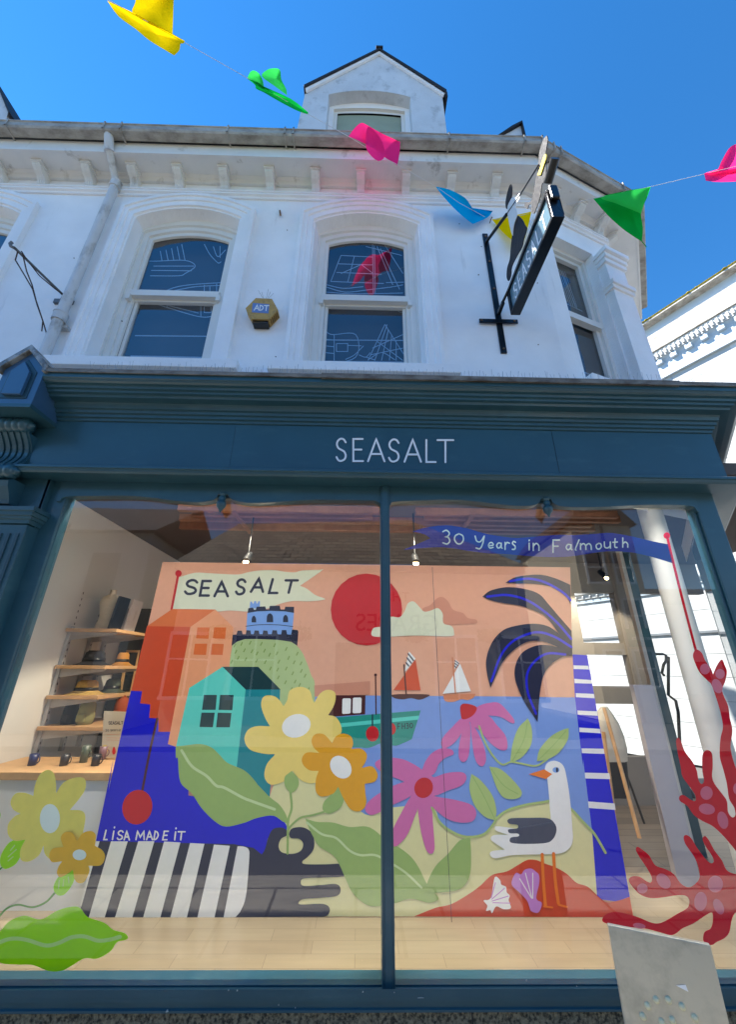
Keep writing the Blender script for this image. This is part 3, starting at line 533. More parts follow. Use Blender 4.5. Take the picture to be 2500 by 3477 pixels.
def rad(z0, y0, x0, x1, r, nr):
    n = nr*6; prof = [(0, x0)]
    for i in range(n+1): prof.append((r*(.86+.14*abs(math.sin(math.pi*i/6))), x0+(x1-x0)*i/n))
    prof += [(r*.75, x1+.004), (r*.55, x1+.008), (r*.55, x1+.014), (r*.45, x1+.022), (r*.2, x1+.028), (r*.12, x1+.034), (0, x1+.035)]
    cn.lathe(prof, (0, y0, z0), NAVY, 24, 'x')
yr = 2.30; z1 = P('S3', 360, 1030, yr).z; z2 = P('S3', 370, 1530, yr+.02).z
x1 = P('S3', 330, 1030, yr).x
rad(z1, yr, x1-.27, x1, .055, 6); rad(z2, yr+.02, x1-.27, x1, .052, 6)
# concave fluted middle
n = 10; prof = []
for i in range(n+1): t = i/n; prof.append((yr+.0+.07*math.sin(math.pi*t)+.02*t, z1-.045+(z2-z1+.09)*t))
cn.prism([Vector((x1-.262, y, z_)) for y, z_ in prof]+[Vector((x1-.262, 2.52, prof[-1][1])), Vector((x1-.262, 2.52, prof[0][1]))], (.262+.004, 0, 0), NAVY)
for k in range(6):
    x_ = x1-.25+k*.043; cn.prism([Vector((x_, y-.012, z_)) for y, z_ in prof]+[Vector((x_, y+.004, z_)) for y, z_ in reversed(prof)], (.026, 0, 0), NAVY)
cy2 = [(yr+.03, z2-.05), (yr+.02, z2-.06), (yr+.0, z2-.075), (yr+.01, z2-.11), (yr+.035, z2-.15), (yr+.055, z2-.19), (yr+.06, z2-.215)]
cn.prism([Vector((x1-.25, y, z_)) for y, z_ in cy2]+[Vector((x1-.25, 2.5, cy2[-1][1])), Vector((x1-.25, 2.5, cy2[0][1]))], (.25, 0, 0), NAVY)
cn.build('scroll_console', shop)
hb = MB(); yb = 2.155; bl, brr = -2.50, -2.224; zlo = zz(1.612); zsh = zz(1.90); zpk = zz(2.05); mid = (bl+brr)/2
NB = mat('navy_block_sky_sheen', (58, 92, 124), .3, .05, 4, .03, 30, .5, coat=.2)  # lighter blue holds the block's reflection of the sky
hb.prism([(bl, yb, zlo), (brr, yb, zlo), (brr, yb, zsh), (mid, yb, zpk), (bl, yb, zsh)], (0, .45, 0), NB)
hb.prism([(bl+.045, yb-.001, zlo+.045), (brr-.045, yb-.001, zlo+.045), (brr-.045, yb-.001, zsh-.02), (mid, yb-.001, zpk-.06), (bl+.045, yb-.001, zsh-.02)], (0, -.004, 0), NAVYD)
hb.prism([(bl+.075, yb-.005, zlo+.065), (brr-.075, yb-.005, zlo+.065), (brr-.075, yb-.005, zsh-.035), (mid, yb-.005, zpk-.095), (bl+.075, yb-.005, zsh-.035)], (0, -.022, 0), NB)
hb.box(bl-.012, brr+.012, yb-.012, 2.55, zlo-.03, zlo-.001, NAVY); hb.build('head_block', shop, bevel=.004)
hl = MB(); LW = mat('pale_lead_cap', (150, 152, 150), .45, .25, 15, .9, 30, .6, dirt=(90, 86, 78), dscale=(12, 12, 12), dth=(.45, .6))
hl.prism([(bl-.03, yb-.03, zsh-.03), (bl-.025, yb-.03, zsh+.035), (mid, yb-.03, zpk+.055), (brr+.025, yb-.03, zsh+.035), (brr+.03, yb-.03, zsh-.03), (brr+.005, yb-.03, zsh-.03), (brr+.003, yb-.03, zsh+.003), (mid, yb-.03, zpk+.006), (bl-.003, yb-.03, zsh+.003), (bl-.005, yb-.03, zsh-.03)], (0, .5, 0), LW); hl.build('lead_cap', shop, bevel=.004)
# neighbour shopfront fragment to the left of the pilaster
nb = MB(); nb.box(-5, -2.46, 2.6, 2.7, 0, zz(1.9), NAVYD); nb.sweep([(-5, 2.5), (-2.66, 2.5)], [(0, zz(1.2)), (.12, zz(1.2)), (.12, zz(1.64)), (.30, zz(1.71)), (.42, zz(1.8)), (.42, zz(1.84)), (0, zz(1.86))], NAVYD); nb.box(-5, -2.66, 2.45, 2.56, 0, zz(1.2), NAVYD); nb.build('left_fascia', shop)
# ---------------- interior shell
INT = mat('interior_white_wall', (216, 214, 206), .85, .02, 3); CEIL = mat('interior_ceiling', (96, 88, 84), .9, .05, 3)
ZD = P('X', 1250, 3113, 3.05).z
DECK = brickmat('deck_oak_planks', (150, 134, 106), (141, 124, 97), (122, 104, 80), .46, .105, .0018, rough=.32, bump=.15, nvar=.18)
dk = MB(); dk.box(-2.62, 3.3, 2.56, 3.6, ZD-.05, ZD, DECK); dk.build('display_deck', shop)
fl = MB(); FLO = brickmat('shop_floor', (120, 108, 95), (104, 94, 84), (70, 62, 54), 1.2, .15, .004, rough=.4); fl.box(-2.62, 4.4, 3.601, 7.6, ZD-.1, ZD-.02, FLO); fl.build('shop_floor', shop)
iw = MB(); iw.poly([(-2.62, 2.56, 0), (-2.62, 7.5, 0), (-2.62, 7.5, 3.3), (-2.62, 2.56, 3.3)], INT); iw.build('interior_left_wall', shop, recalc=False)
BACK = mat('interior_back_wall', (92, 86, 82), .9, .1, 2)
xb0 = 2.55
GREY = mat('grey_partition', (128, 122, 114), .8, .05, 3)
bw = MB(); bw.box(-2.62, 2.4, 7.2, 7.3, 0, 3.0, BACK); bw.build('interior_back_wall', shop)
bw = MB(); zt5 = P('R5', 850, 565, 5.2).z; xL5 = P('R5', 652, 720, 5.2).x
bw.box(2.3, xL5, 5.15, 5.3, 0, 2.949, GREY); bw.box(xL5, 4.7, 5.2, 5.3, zt5, 2.949, GREY)
a_, b2_ = P('R5', 960, 875, 5.2), P('R5', 960, 948, 5.2); xr5 = P('R5', 950, 900, 5.2).x; bw.box(xL5, xr5, 5.2, 5.3, b2_.z, a_.z, GREY)
a_, b2_ = P('R5', 960, 1142, 5.2), P('R5', 960, 1250, 5.2); bw.box(xL5, xr5, 5.2, 5.3, b2_.z, a_.z, GREY); bw.box(xr5, xr5+.18, 5.18, 5.3, 0, zt5, GREY); bw.box(xL5, xr5, 5.2, 5.3, 0, .62, GREY)
bw.build('rear_window_wall', shop)
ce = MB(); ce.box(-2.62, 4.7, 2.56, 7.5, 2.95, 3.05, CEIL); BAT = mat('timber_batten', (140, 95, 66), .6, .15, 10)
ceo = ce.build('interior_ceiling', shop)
for k, (x0, x1, Yb) in enumerate(((-1.7, .2, 3.3), (-1.62, .1, 3.42), (-1.8, 2.3, 3.56), (.5, 2.4, 3.3), (.6, 2.5, 3.42), (.6, 2.4, 3.68), (-1.9, 2.4, 3.8))):
    bt = MB(); bt.box(x0, x1, Yb, Yb+.05, 2.88, 2.948, BAT); bt.build('timber_batten', ceo)
for x0 in (-1.2, 1.0):
    bt = MB(); bt.box(x0, x0+.04, 3.25, 3.9, 2.86, 2.879, BAT); bt.build('batten_rail', ceo)
bt = MB()
col = MB(); a = P('X', 2213, 1760, 2.8); b = P('X', 2284, 1760, 2.8); col.tube([((a.x+b.x)/2, 2.9, ZD), ((a.x+b.x)/2, 2.9, 2.95)], (b.x-a.x)/2, INT, 24); col.build('interior_column', shop)
# inner door frame on the right
df = MB(); a = P('X', 2214, 2290, 3.9); df.box(a.x-.03, a.x+.01, 3.9, 3.95, 0, 2.9, INT); df.box(a.x+.012, a.x+.09, 3.9, 3.97, 0, 2.9, NAVY); df.build('inner_door_frame', shop, bevel=.003)
# downlights
LMP = emis('lamp_face', (255, 225, 170), 9)
for i, (t, x, y, Y) in enumerate((('X', 835, 1905, 3.4), ('X', 1413, 1910, 3.4), ('X', 2060, 1960, 4.4))):
    q = P(t, x, y, Y); o = thing('spotlight', ('small lit spotlight above the left half of the mural', 'small lit spotlight above the middle of the mural by the mullion', 'small lit spotlight over the back door on the right')[i], 'spotlight', q, 'ceiling spotlights')
    b = MB(); b.tube([q+Vector((0, .10, .09)), q], [.03, .035], BLACK, 14); b.tube([q+Vector((0, .06, .07)), Vector((q.x, q.y+.06, 2.95))], .008, BLACK, 8); b.build('lamp_body', o)
    b = MB(); b.lathe([(0, 0), (.022, 0), (.026, .004)], q+Vector((0, -.002, -.004)), LMP, 16, 'y'); b.build('lamp_face', o)
    ld_ = bpy.data.lights.new('spotlight_lamp', 'SPOT'); ld_.energy = 62; ld_.color = (1, .86, .66); ld_.spot_size = 1.9; ld_.shadow_soft_size = .04
    lo = bpy.data.objects.new('spotlight_lamp', ld_); sc.collection.objects.link(lo); lo.location = q+Vector((0, .12, .08)) if i == 2 else q+Vector((0, -.1, .3)); lo.rotation_euler = (math.radians(10 if i < 2 else 20), 0, 0); lo.parent = o; lo.matrix_parent_inverse = Matrix.Translation(-q)
# strip lamps added out of view behind the window head to brighten the mural
for (lb, xx0, xx1, yy0, yy1, pw) in (('added strip light hidden on the ceiling behind the left window head', -2.5, .0, 2.60, 2.68, 13), ('added strip light hidden on the ceiling behind the right window head', .1, 2.3, 2.60, 2.68, 13)):
    cx_ = (xx0+xx1)/2; o = thing('added_strip_light', lb, 'strip light', (cx_, (yy0+yy1)/2, 2.94), 'added hidden strip lights')
    b = MB(); b.box(xx0, xx1, yy0, yy1, 2.90, 2.949, TRIM); b.build('housing', o); b = MB(); b.box(xx0+.02, xx1-.02, yy0+.01, yy1-.01, 2.885, 2.899, emis('added_strip_glow', (255, 240, 215), 2.5)); b.build('diffuser', o)
    ld_ = bpy.data.lights.new('added_strip_lamp', 'AREA'); ld_.shape = 'RECTANGLE'; ld_.size = xx1-xx0; ld_.size_y = .08; ld_.energy = pw; ld_.color = (1, .95, .87); ld_.spread = math.radians(80); lo = bpy.data.objects.new('added_strip_lamp', ld_); sc.collection.objects.link(lo); lo.location = (cx_, (yy0+yy1)/2, 2.88); lo.parent = o; lo.matrix_parent_inverse = Matrix.Translation(-Vector(o.location))
# ================================================================== MURAL (flat printed board standing behind the glass)
def C(n, c): return mat('print_'+n, c, .55, .02, 30, .03, 200, .35)
peach = C('peach', (226, 164, 134)); ored = C('orange_red', (208, 70, 28)); lor = C('light_orange', (236, 156, 110)); roo = C('roof_orange', (222, 112, 58)); worg = C('window_orange', (226, 106, 44))
teal = C('light_teal', (84, 205, 188)); dteal = C('dark_teal', (8, 132, 142)); dgrn = C('bottle_green', (4, 52, 58)); nav = C('ink_navy', (24, 28, 58)); roy = C('royal_blue', (3, 8, 200))
yel = C('pale_yellow', (236, 208, 112)); mus = C('mustard', (226, 158, 8)); whi = C('white', (236, 234, 230)); leaf = C('leaf_green', (150, 178, 102)); leafl = C('leaf_vein', (196, 214, 158)); hill = C('hill_green', (172, 192, 132)); dot = C('dot_green', (132, 158, 84))
sand = C('sand', (220, 214, 158)); sea = C('sea_blue', (118, 150, 214)); pink = C('pink', (206, 104, 164)); red = C('red', (196, 22, 34)); rock = C('rock_red', (206, 68, 38)); brn = C('dark_brown', (72, 18, 24)); tanm = C('tan', (214, 134, 96))
boat = C('boat_green', (20, 140, 126)); lbl = C('castle_blue', (122, 162, 222)); crm = C('cream', (218, 218, 190)); dpe = C('dusty_peach', (206, 138, 112)); vine = C('vine_green', (170, 190, 116)); lil = C('lilac', (196, 132, 204)); char = C('charcoal', (44, 48, 70)); grw = C('wing_grey', (70, 76, 96)); orl = C('leg_orange', (234, 120, 36))
mural = thing('mural_board', 'large printed board of a harbour with castle, houses, flowers and seabird, inside the window', 'mural', (0, 3.06, ZD))
A = Art(3.05, .000022)
b_ = MB(); o3 = [P(t, x, y, 3.0515) for t, x, y in (('X', 552, 1908), ('X', 1937, 1926), ('X', 1944, 2222), ('X', 1994, 2226), ('X', 2152, 3113.5), ('X', 272, 3119))]
for v in (o3[4], o3[5]): v.z = ZD+.001
EDGE = mat('board_edge', (222, 220, 214), .7); b_.prism(o3, (0, .03, 0), peach, EDGE); b_.build('printed_panel', mural)
s = A.sh; e = A.el; t = A.st
# sea, pier, sand, rock
s('R4', [(470, 1015), (1631, 1022), ('R5', 640, 1210), ('B3', 690, 0), ('B3', 748, 445), ('B2', 1631, 470), ('B2', 400, 470), ('R4', 470, 1500)], sea, False)
s('R5', [(625, 945), (715, 950), (836, 1631), ('B3', 980, 860), ('B3', 900, 875), ('B3', 780, 860), ('B3', 775, 835), ('B3', 745, 440), ('B3', 690, 0), (688, 1631), (640, 1210)], roy, False)
for q in ([(631, 1012), (722, 1015), (727, 1038), (632, 1035)], [(636, 1095), (742, 1103), (747, 1125), (638, 1122)], [(645, 1183), (756, 1188), (761, 1215), (646, 1208)], [(655, 1290), (775, 1295), (780, 1322), (657, 1315)], [(666, 1395), (793, 1403), (798, 1430), (668, 1422)], [(680, 1523), (817, 1525), (822, 1557), (683, 1552)]): s('R5', q, whi, False, lv=A.k+.5)
for q in ([(700, 83), (852, 86), (858, 123), (703, 118)], [(720, 260), (884, 272), (891, 312), (725, 300)]): s('B3', q, whi, False, lv=A.k+.5)
A.k += 1
s('B2', [(205, 240, 1), (290, 60), (480, 50), (650, 180), (800, 340), (940, 300), (1200, 290), (1260, 390), (1340, 450), (1430, 480), (1520, 460), (1590, 395), ('B3', 170, 350), ('B3', 230, 310), ('B3', 330, 280), ('B3', 440, 264), ('B3', 560, 266), ('B3', 620, 310), ('B3', 700, 390), ('B3', 744, 430, 1), ('B3', 776, 845, 1), ('B3', 700, 967, 1), ('B2', 300, 967, 1), ('B2', 100, 967, 1), ('B2', 150, 600, 1)], sand)
s('B2', [(1100, 966, 1), (1230, 914), (1330, 890), ('B3', 0, 820), ('B3', 60, 775), ('B3', 130, 712), ('B3', 220, 690), ('B3', 290, 650), ('B3', 345, 620), ('B3', 400, 620), ('B3', 450, 640), ('B3', 520, 665), ('B3', 590, 705), ('B3', 650, 760), ('B3', 720, 785), ('B3', 790, 850), ('B3', 840, 880), ('B3', 920, 865), ('B3', 977, 845, 1), ('B3', 998, 971, 1)], rock)
# banner, sun, clouds
s('R3', [(1102, 290, 1), (1200, 262), (1290, 265), (1380, 270), ('S6', 130, 130), ('S6', 280, 95), ('S6', 450, 70), ('S6', 650, 68), ('S6', 800, 90), ('S6', 950, 99), ('S6', 1060, 73), ('S6', 1300, 64), ('S6', 1345, 74), ('S6', 1025, 295, 1), ('S6', 1120, 335), ('S6', 1250, 430), ('S6', 1370, 475), ('S6', 1372, 500), ('S6', 1150, 522), ('S6', 960, 516), ('S6', 830, 532), ('S6', 700, 570), ('S6', 560, 625), ('S6', 400, 660), ('S6', 230, 670), ('S6', 0, 655), ('R3', 1340, 500), ('R3', 1250, 488), ('R3', 1150, 485), ('R3', 1062, 490, 1)], crm)
t('R3', [(1097, 270), (1056, 486)], 13, red, False); e('R3', 1098, 266, 20, 20, red)
word(A, 'R3', [('S', 1138, 1216, 308, 392, 14), ('E', 1232, 1300, 313, 402, 16), ('A', 1322, 1404, 318, 406, 4), ('S', 1452, 1512, 304, 394, 10)], 16, nav)
word(A, 'S6', [('A', 325, 500, 190, 382, 30), ('L', 585, 745, 200, 400, 55), ('T', 795, 970, 217, 395, 45)], 37, nav)
e('R4', 806, 488, 220, 221, red)
s('R4', [(1150, 492), (1200, 460), (1240, 420), (1275, 412), (1310, 440), (1340, 490), (1400, 510), (1430, 540), (1480, 550), (1482, 572), (1400, 577), (1320, 582), (1250, 570)], dpe)
s('R4', [(836, 640), (850, 602), (900, 590), (920, 550), (960, 532), (1010, 535), (1040, 500), (1060, 452), (1095, 438), (1130, 470), (1160, 500), (1200, 495), (1245, 480), (1275, 512), (1280, 572), (1330, 590), (1345, 630), (1320, 652), (1100, 648), (950, 655), (860, 655)], crm)
# castle on its hill
s('R3', [(1398, 900, 1), (1410, 830), (1432, 700, 1), ('S6', 110, 1105), ('S6', 220, 1070), ('S6', 400, 1066), ('S6', 700, 1080), ('S6', 880, 1110), ('S6', 980, 1170), ('S6', 1060, 1270), ('S6', 1110, 1380), ('S6', 1150, 1480), ('S6', 1190, 1600), ('S6', 1240, 1717), ('R4', 487, 1090, 1), ('R4', 300, 1300, 1), ('R4', 0, 1100, 1)], hill)
lv = A.k+1; A.k += 1
for (x, y) in ((75, 1165), (175, 1140), (300, 1125), (462, 1140), (655, 1160), (825, 1215), (985, 1285), (92, 1255), (215, 1235), (325, 1248), (400, 1280), (508, 1240), (582, 1298), (690, 1280), (860, 1345), (125, 1345), (235, 1365), (30, 1400), (395, 1385), (520, 1405), (718, 1400), (940, 1410), (1040, 1425), (595, 1500), (700, 1515), (825, 1500), (1045, 1535), (920, 1570), (1100, 1605), (710, 1630), (815, 1700), (955, 1690), (1020, 1740), (900, 1800), (1060, 1850), (1150, 1800)):
    t('S6', [(x-10, y+20), (x+10, y-20)], 19, dot, False, lv=lv)
s('S6', [(292, 625), (300, 525), (325, 525), (335, 555), (350, 555), (358, 518), (385, 518), (392, 553), (410, 553), (418, 520), (442, 520), (440, 625)], lbl, False)
s('S6', [(258, 690), (240, 1000), (908, 1008), (938, 685), (600, 640)], lbl, False)
s('S6', [(262, 692), (272, 622), (340, 612), (355, 645), (380, 645), (395, 600), (520, 595), (530, 640), (575, 640), (585, 588), (730, 585), (742, 640), (800, 640), (810, 600), (940, 602), (938, 690), (800, 668), (600, 660), (400, 668)], nav, False)
s('S6', [(22, 1175), (45, 1008), (98, 1005), (115, 948), (175, 948), (190, 1000), (235, 1000), (245, 942), (303, 945), (312, 1000), (350, 1000), (365, 945), (425, 948), (435, 1000), (480, 1000), (490, 945), (550, 950), (560, 1000), (612, 1000), (625, 942), (688, 945), (698, 1000), (750, 1003), (762, 940), (825, 940), (838, 1003), (895, 1008), (910, 932), (990, 940), (1003, 965), (985, 1168), (900, 1112), (700, 1082), (400, 1070), (220, 1072), (110, 1108)], nav, False)
for (cx, w_, y0, y1) in ((353, 34, 730, 828), (587, 48, 697, 826), (815, 38, 718, 825)):
    s('S6', [(cx-w_, y1, 1), (cx-w_*.85, y0+35), (cx, y0), (cx+w_*.85, y0+35), (cx+w_, y1, 1)], nav, lv=A.k+.5)
t('S6', [(235, 885), (400, 865), (580, 860), (750, 868), (925, 890)], 10, nav)
# boats
s('R4', [(485, 955), (828, 928), (828, 1010), (487, 1024)], dpe, False)
s('R4', [(500, 1030), (620, 1015), (800, 1015), (798, 1132), (560, 1150), (480, 1080)], brn, False)
for q in ([(658, 1040), (664, 1034), (705, 1034), (710, 1040), (708, 1122), (702, 1128), (662, 1130), (656, 1124)], [(722, 1036), (728, 1030), (770, 1029), (776, 1036), (774, 1118), (768, 1124), (726, 1126), (720, 1120)]): s('R4', q, whi, False, lv=A.k+.5)
A.k += 1
s('R4', [(570, 1155, 1), (1140, 1108, 1), (1085, 1285, 1), (1030, 1310), (980, 1325), (900, 1310), (820, 1338), (740, 1335), (600, 1340, 1)], boat)
s('R4', [(600, 1192), (1132, 1140), (1124, 1165), (600, 1216)], teal, False)
t('R4', [(862, 892), (865, 1132)], 8, brn, False); e('R4', 862, 890, 9, 9, brn)
t('R4', [(843, 1135), (843, 1210)], 9, nav, False); t('R4', [(953, 1122), (953, 1190)], 8, nav, False)
e('R4', 843, 1252, 40, 48, red); e('R4', 957, 1222, 30, 38, red)
word(A, 'R4', [('F', 996, 1016, 1190, 1222), ('H', 1024, 1044, 1189, 1221), ('3', 1050, 1066, 1187, 1219), ('0', 1072, 1092, 1186, 1216)], 5, nav)
s('R4', [(972, 983), (1108, 795), (1140, 985)], ored, False); s('R4', [(1043, 872), (1045, 850), (1068, 745), (1108, 790)], whi, False)
for a_, b_2 in (((1063, 760), (1096, 802)), ((1056, 785), (1082, 818)), ((1050, 815), (1066, 835))): t('R4', [a_, b_2], 8, nav, False, lv=A.k+.5)
t('R4', [(1037, 828), (1051, 1010)], 9, brn, False); s('R4', [(975, 1010), (1183, 1010), (1170, 1030), (1130, 1042), (1080, 1032), (1030, 1040), (978, 1032)], brn)
s('R4', [(1275, 1006), (1382, 820), (1449, 990)], whi, False); s('R4', [(1347, 856), (1353, 795), (1378, 815)], whi, False)
for a_, b_2 in (((1352, 803), (1374, 820)), ((1350, 818), (1368, 833)), ((1348, 834), (1360, 845))): t('R4', [a_, b_2], 6, nav, False, lv=A.k+.5)
t('R4', [(1335, 785), (1355, 1012)], 8, tanm, False); s('R4', [(1278, 1010, 1), (1478, 1006, 1), (1465, 1030), (1430, 1045), (1390, 1040), (1340, 1056), (1290, 1050)], tanm)
# orange house and blue ground
s('R3', [(806, 988, 1), (1160, 988, 1), (1160, 1631, 1), ('B1', 1631, 300, 1), ('B2', 200, 342), ('B2', 262, 352), ('B2', 300, 385), ('B2', 315, 440), ('B2', 210, 470), ('B2', 180, 560), ('B2', 130, 605), ('B2', 60, 605), ('B1', 1530, 595), ('B1', 1450, 560), ('B1', 600, 560, 1), ('B1', 590, 505, 1), ('B1', 697, 0, 1), ('R3', 668, 1600, 1)], roy)
s('R3', [(905, 590), (1172, 595), (1150, 900), (1075, 1240), (975, 1240), (975, 1158), (918, 1155), (925, 1072), (862, 1065), (875, 990), (808, 988)], ored, False)
s('R3', [(905, 590), (1060, 485), (1325, 488), (1172, 595)], roo, False)
s('R3', [(1172, 595), (1325, 488), (1437, 598), (1405, 900), (1165, 975), (1105, 1340), (1033, 1315)], lor, False)
for q in ([(1215, 598), (1290, 598), (1283, 668), (1207, 665)], [(1318, 598), (1392, 598), (1385, 668), (1310, 665)], [(1200, 698), (1275, 698), (1268, 768), (1190, 765)], [(1305, 698), (1378, 700), (1370, 768), (1296, 766)]): s('R3', q, worg, False, lv=A.k+.5)
t('R3', [(968, 1160), (920, 1370), (876, 1600)], 15, brn); e('B1', 845, 295, 92, 108, red, 15)
# teal house
s('R3', [(1165, 970), (1370, 840), (1512, 980), (1452, 1500), (1080, 1345)], teal, False)
s('R3', [(1512, 980), ('R4', 275, 980), ('R4', 270, 1100), ('R4', 240, 1380), ('B2', 222, 90), ('B2', 208, 250), ('B2', 0, 120), (1452, 1500)], dteal, False)
s('R3', [(1370, 840), ('R4', 140, 840), ('R4', 277, 980), (1512, 980)], dgrn, False)
for q in ([(1255, 1013), (1335, 1013), (1327, 1105), (1243, 1105)], [(1355, 1013), (1438, 1013), (1430, 1107), (1345, 1105)], [(1240, 1122), (1322, 1122), (1310, 1212), (1228, 1210)], [(1340, 1122), (1425, 1124), (1415, 1212), (1330, 1212)]): s('R3', q, dgrn, False, lv=A.k+.5)
A.k += 1
# striped sleeve, dark arm with hand
s('B1', [(590, 503), (1440, 522), (1545, 560), (1600, 640), (1530, 980), (277, 982), (497, 910)][0:2]+[(1560, 545), (1631, 600), (1631, 970), (500, 984), (497, 905)], char, False)
s('B2', [(60, 600, 1), (110, 606), (150, 595), (180, 555), (200, 485), (230, 430), (285, 420), (316, 440), (316, 468), (280, 490), (265, 535), (285, 572), (350, 582), (402, 562), (416, 520), (392, 490), (342, 485), (330, 458), (350, 425), (420, 420), (475, 462), (483, 545), (445, 600), (412, 628), (430, 645), (560, 646), (685, 643), (713, 680), (685, 718), (550, 728), (425, 733), (402, 755), (420, 779), (520, 774), (620, 768), (647, 800), (625, 840), (520, 853), (420, 860), (390, 878), (405, 893), (540, 890), (580, 920), (560, 964), (480, 968, 1), (0, 970, 1), (0, 600, 1)], char)
s('B1', [(1462, 535), (1500, 537), (1530, 555), (1534, 610), (1515, 830), (1485, 925), (1450, 971, 1), (1376, 973, 1), (1462, 535, 1)], whi)
for q in ([(590, 504), (613, 504), (500, 908), (494, 900)], [(683, 505), (786, 505), (641, 983), (543, 983)], [(851, 504), (950, 504), (812, 980), (705, 982)], [(1010, 506), (1110, 512), (985, 979), (879, 980)], [(1170, 515), (1258, 520), (1149, 977), (1047, 978)], [(1317, 525), (1415, 532), (1320, 974), (1214, 976)]): s('B1', q, whi, False, lv=A.k)
A.k += 1
word(A, 'B1', [('L', 643, 670, 437, 494, 14), ('i', 686, 710, 420, 494, 12), ('S', 722, 758, 440, 494, 8), ('A', 764, 796, 443, 496), ('M', 836, 892, 443, 494, 4), ('A', 902, 938, 443, 495), ('D', 948, 976, 443, 495, 8), ('E', 1003, 1036, 443, 495, 10), ('i', 1068, 1090, 426, 496, 8), ('T', 1094, 1136, 446, 496, 6)], 9, whi)
# leaves and yellow flowers
s('R3', [(1082, 1330, 1), (1130, 1325), (1230, 1315), (1300, 1335), (1350, 1380), (1400, 1430), (1500, 1475), (1560, 1530), (1610, 1600), ('B2', 130, 150), ('B2', 210, 232), ('B2', 270, 280), ('B2', 310, 340), ('B2', 328, 400, 1), ('B2', 290, 383), ('B2', 230, 347), ('B2', 130, 362), ('B1', 1500, 392), ('B1', 1390, 414), ('B1', 1320, 380), ('B1', 1240, 300), ('B1', 1180, 210), ('B1', 1110, 140), ('B1', 1095, 0), ('R3', 1082, 1400)], leaf)
t('R3', [(1118, 1355), (1180, 1450), (1270, 1510), (1330, 1570), ('B1', 1380, 175), ('B1', 1490, 234), ('B2', 100, 258), ('B2', 240, 308)], 17, leafl)
s('B2', [(430, 365, 1), (500, 385), (600, 390), (700, 417), (800, 413), (860, 440), (940, 510), (1010, 545), (1080, 600), (1130, 670), (1180, 770), (1240, 838), (1245, 865), (1190, 882), (1100, 860), (1050, 862), (980, 885), (860, 905), (790, 885), (720, 820), (680, 740), (640, 650), (600, 590), (520, 540), (480, 480), (450, 420)], leaf)
t('B2', [(440, 390), (530, 460), (620, 485), (700, 560), (770, 590), (860, 590), (950, 635), (1050, 700), (1145, 790)], 14, leafl)
t('B2', [(338, 200), (345, 300), (325, 370), (322, 440), (320, 580)], 14, leaf); t('B2', [(322, 440), (345, 405), (400, 360), (470, 345), (550, 322)], 12, leaf)
s('R4', [(318, 1045), (335, 985), (400, 963), (455, 985), (474, 1040), (484, 1062, 1), (520, 1005), (565, 982), (610, 995), (616, 1040), (600, 1090), (570, 1137, 1), (615, 1148), (645, 1190), (652, 1240), (620, 1290), (560, 1330), (545, 1420), (520, 1520), (480, 1556), (420, 1546), (380, 1515), (352, 1478, 1), (320, 1530), (265, 1558), (210, 1562), (178, 1515), (192, 1440), (246, 1377, 1), (180, 1375), (90, 1350), (55, 1290), (75, 1230), (130, 1205), (212, 1206, 1), (180, 1150), (158, 1080), (168, 1030), (205, 1015), (255, 1030), (296, 1082, 1)], yel)
e('R4', 374, 1203, 90, 71, whi, -18)
s('B2', [(345, 73, 1), (383, 115), (387, 165), (348, 205), (307, 170), (303, 110)], leaf)
s('B2', [(632, 165, 1), (668, 225), (648, 295), (580, 335), (538, 312), (545, 262), (590, 215)], leaf)
s('R4', [(595, 1308, 1), (618, 1268), (662, 1250), (710, 1268), (724, 1310), (714, 1345, 1), (770, 1343), (807, 1375), (802, 1420), (778, 1461, 1), (840, 1452), (875, 1500), (858, 1545), (796, 1560, 1), (800, 1620), (806, 1670), (790, 1712), (750, 1730), (705, 1712), (665, 1650), (632, 1577, 1), (600, 1620), (530, 1638), (495, 1605), (495, 1530), (512, 1480, 1), (455, 1476), (415, 1440), (410, 1400), (440, 1367), (516, 1370, 1), (480, 1335), (468, 1290), (492, 1254), (545, 1256)], mus)
e('R4', 648, 1457, 60, 76, whi, -38)
# pink flowers
for q in ([(1470, 1110), (1500, 1080), (1560, 1062), (1620, 1062), (1670, 1108), (1712, 1160), (1716, 1186), (1690, 1182), (1630, 1148), (1550, 1140), (1470, 1150)], [(1440, 1140), (1550, 1138), (1610, 1200), (1660, 1260), (1675, 1320), (1665, 1350), (1630, 1350), (1570, 1310), (1510, 1240), (1450, 1190)], [(1450, 1180), (1500, 1260), (1535, 1350), (1541, 1420), (1515, 1452), (1480, 1420), (1460, 1330), (1450, 1220)], [(1415, 1180), (1445, 1200), (1442, 1330), (1430, 1400), (1402, 1426), (1375, 1395), (1380, 1300)], [(1400, 1150), (1330, 1215), (1280, 1270), (1265, 1310), (1282, 1342), (1330, 1320), (1370, 1280), (1415, 1210), (1460, 1150)]): s('R4', q, pink)
s('R4', [(1384, 1085), (1400, 1068), (1440, 1070), (1485, 1090), (1470, 1130), (1430, 1158), (1395, 1160), (1385, 1120)], red)
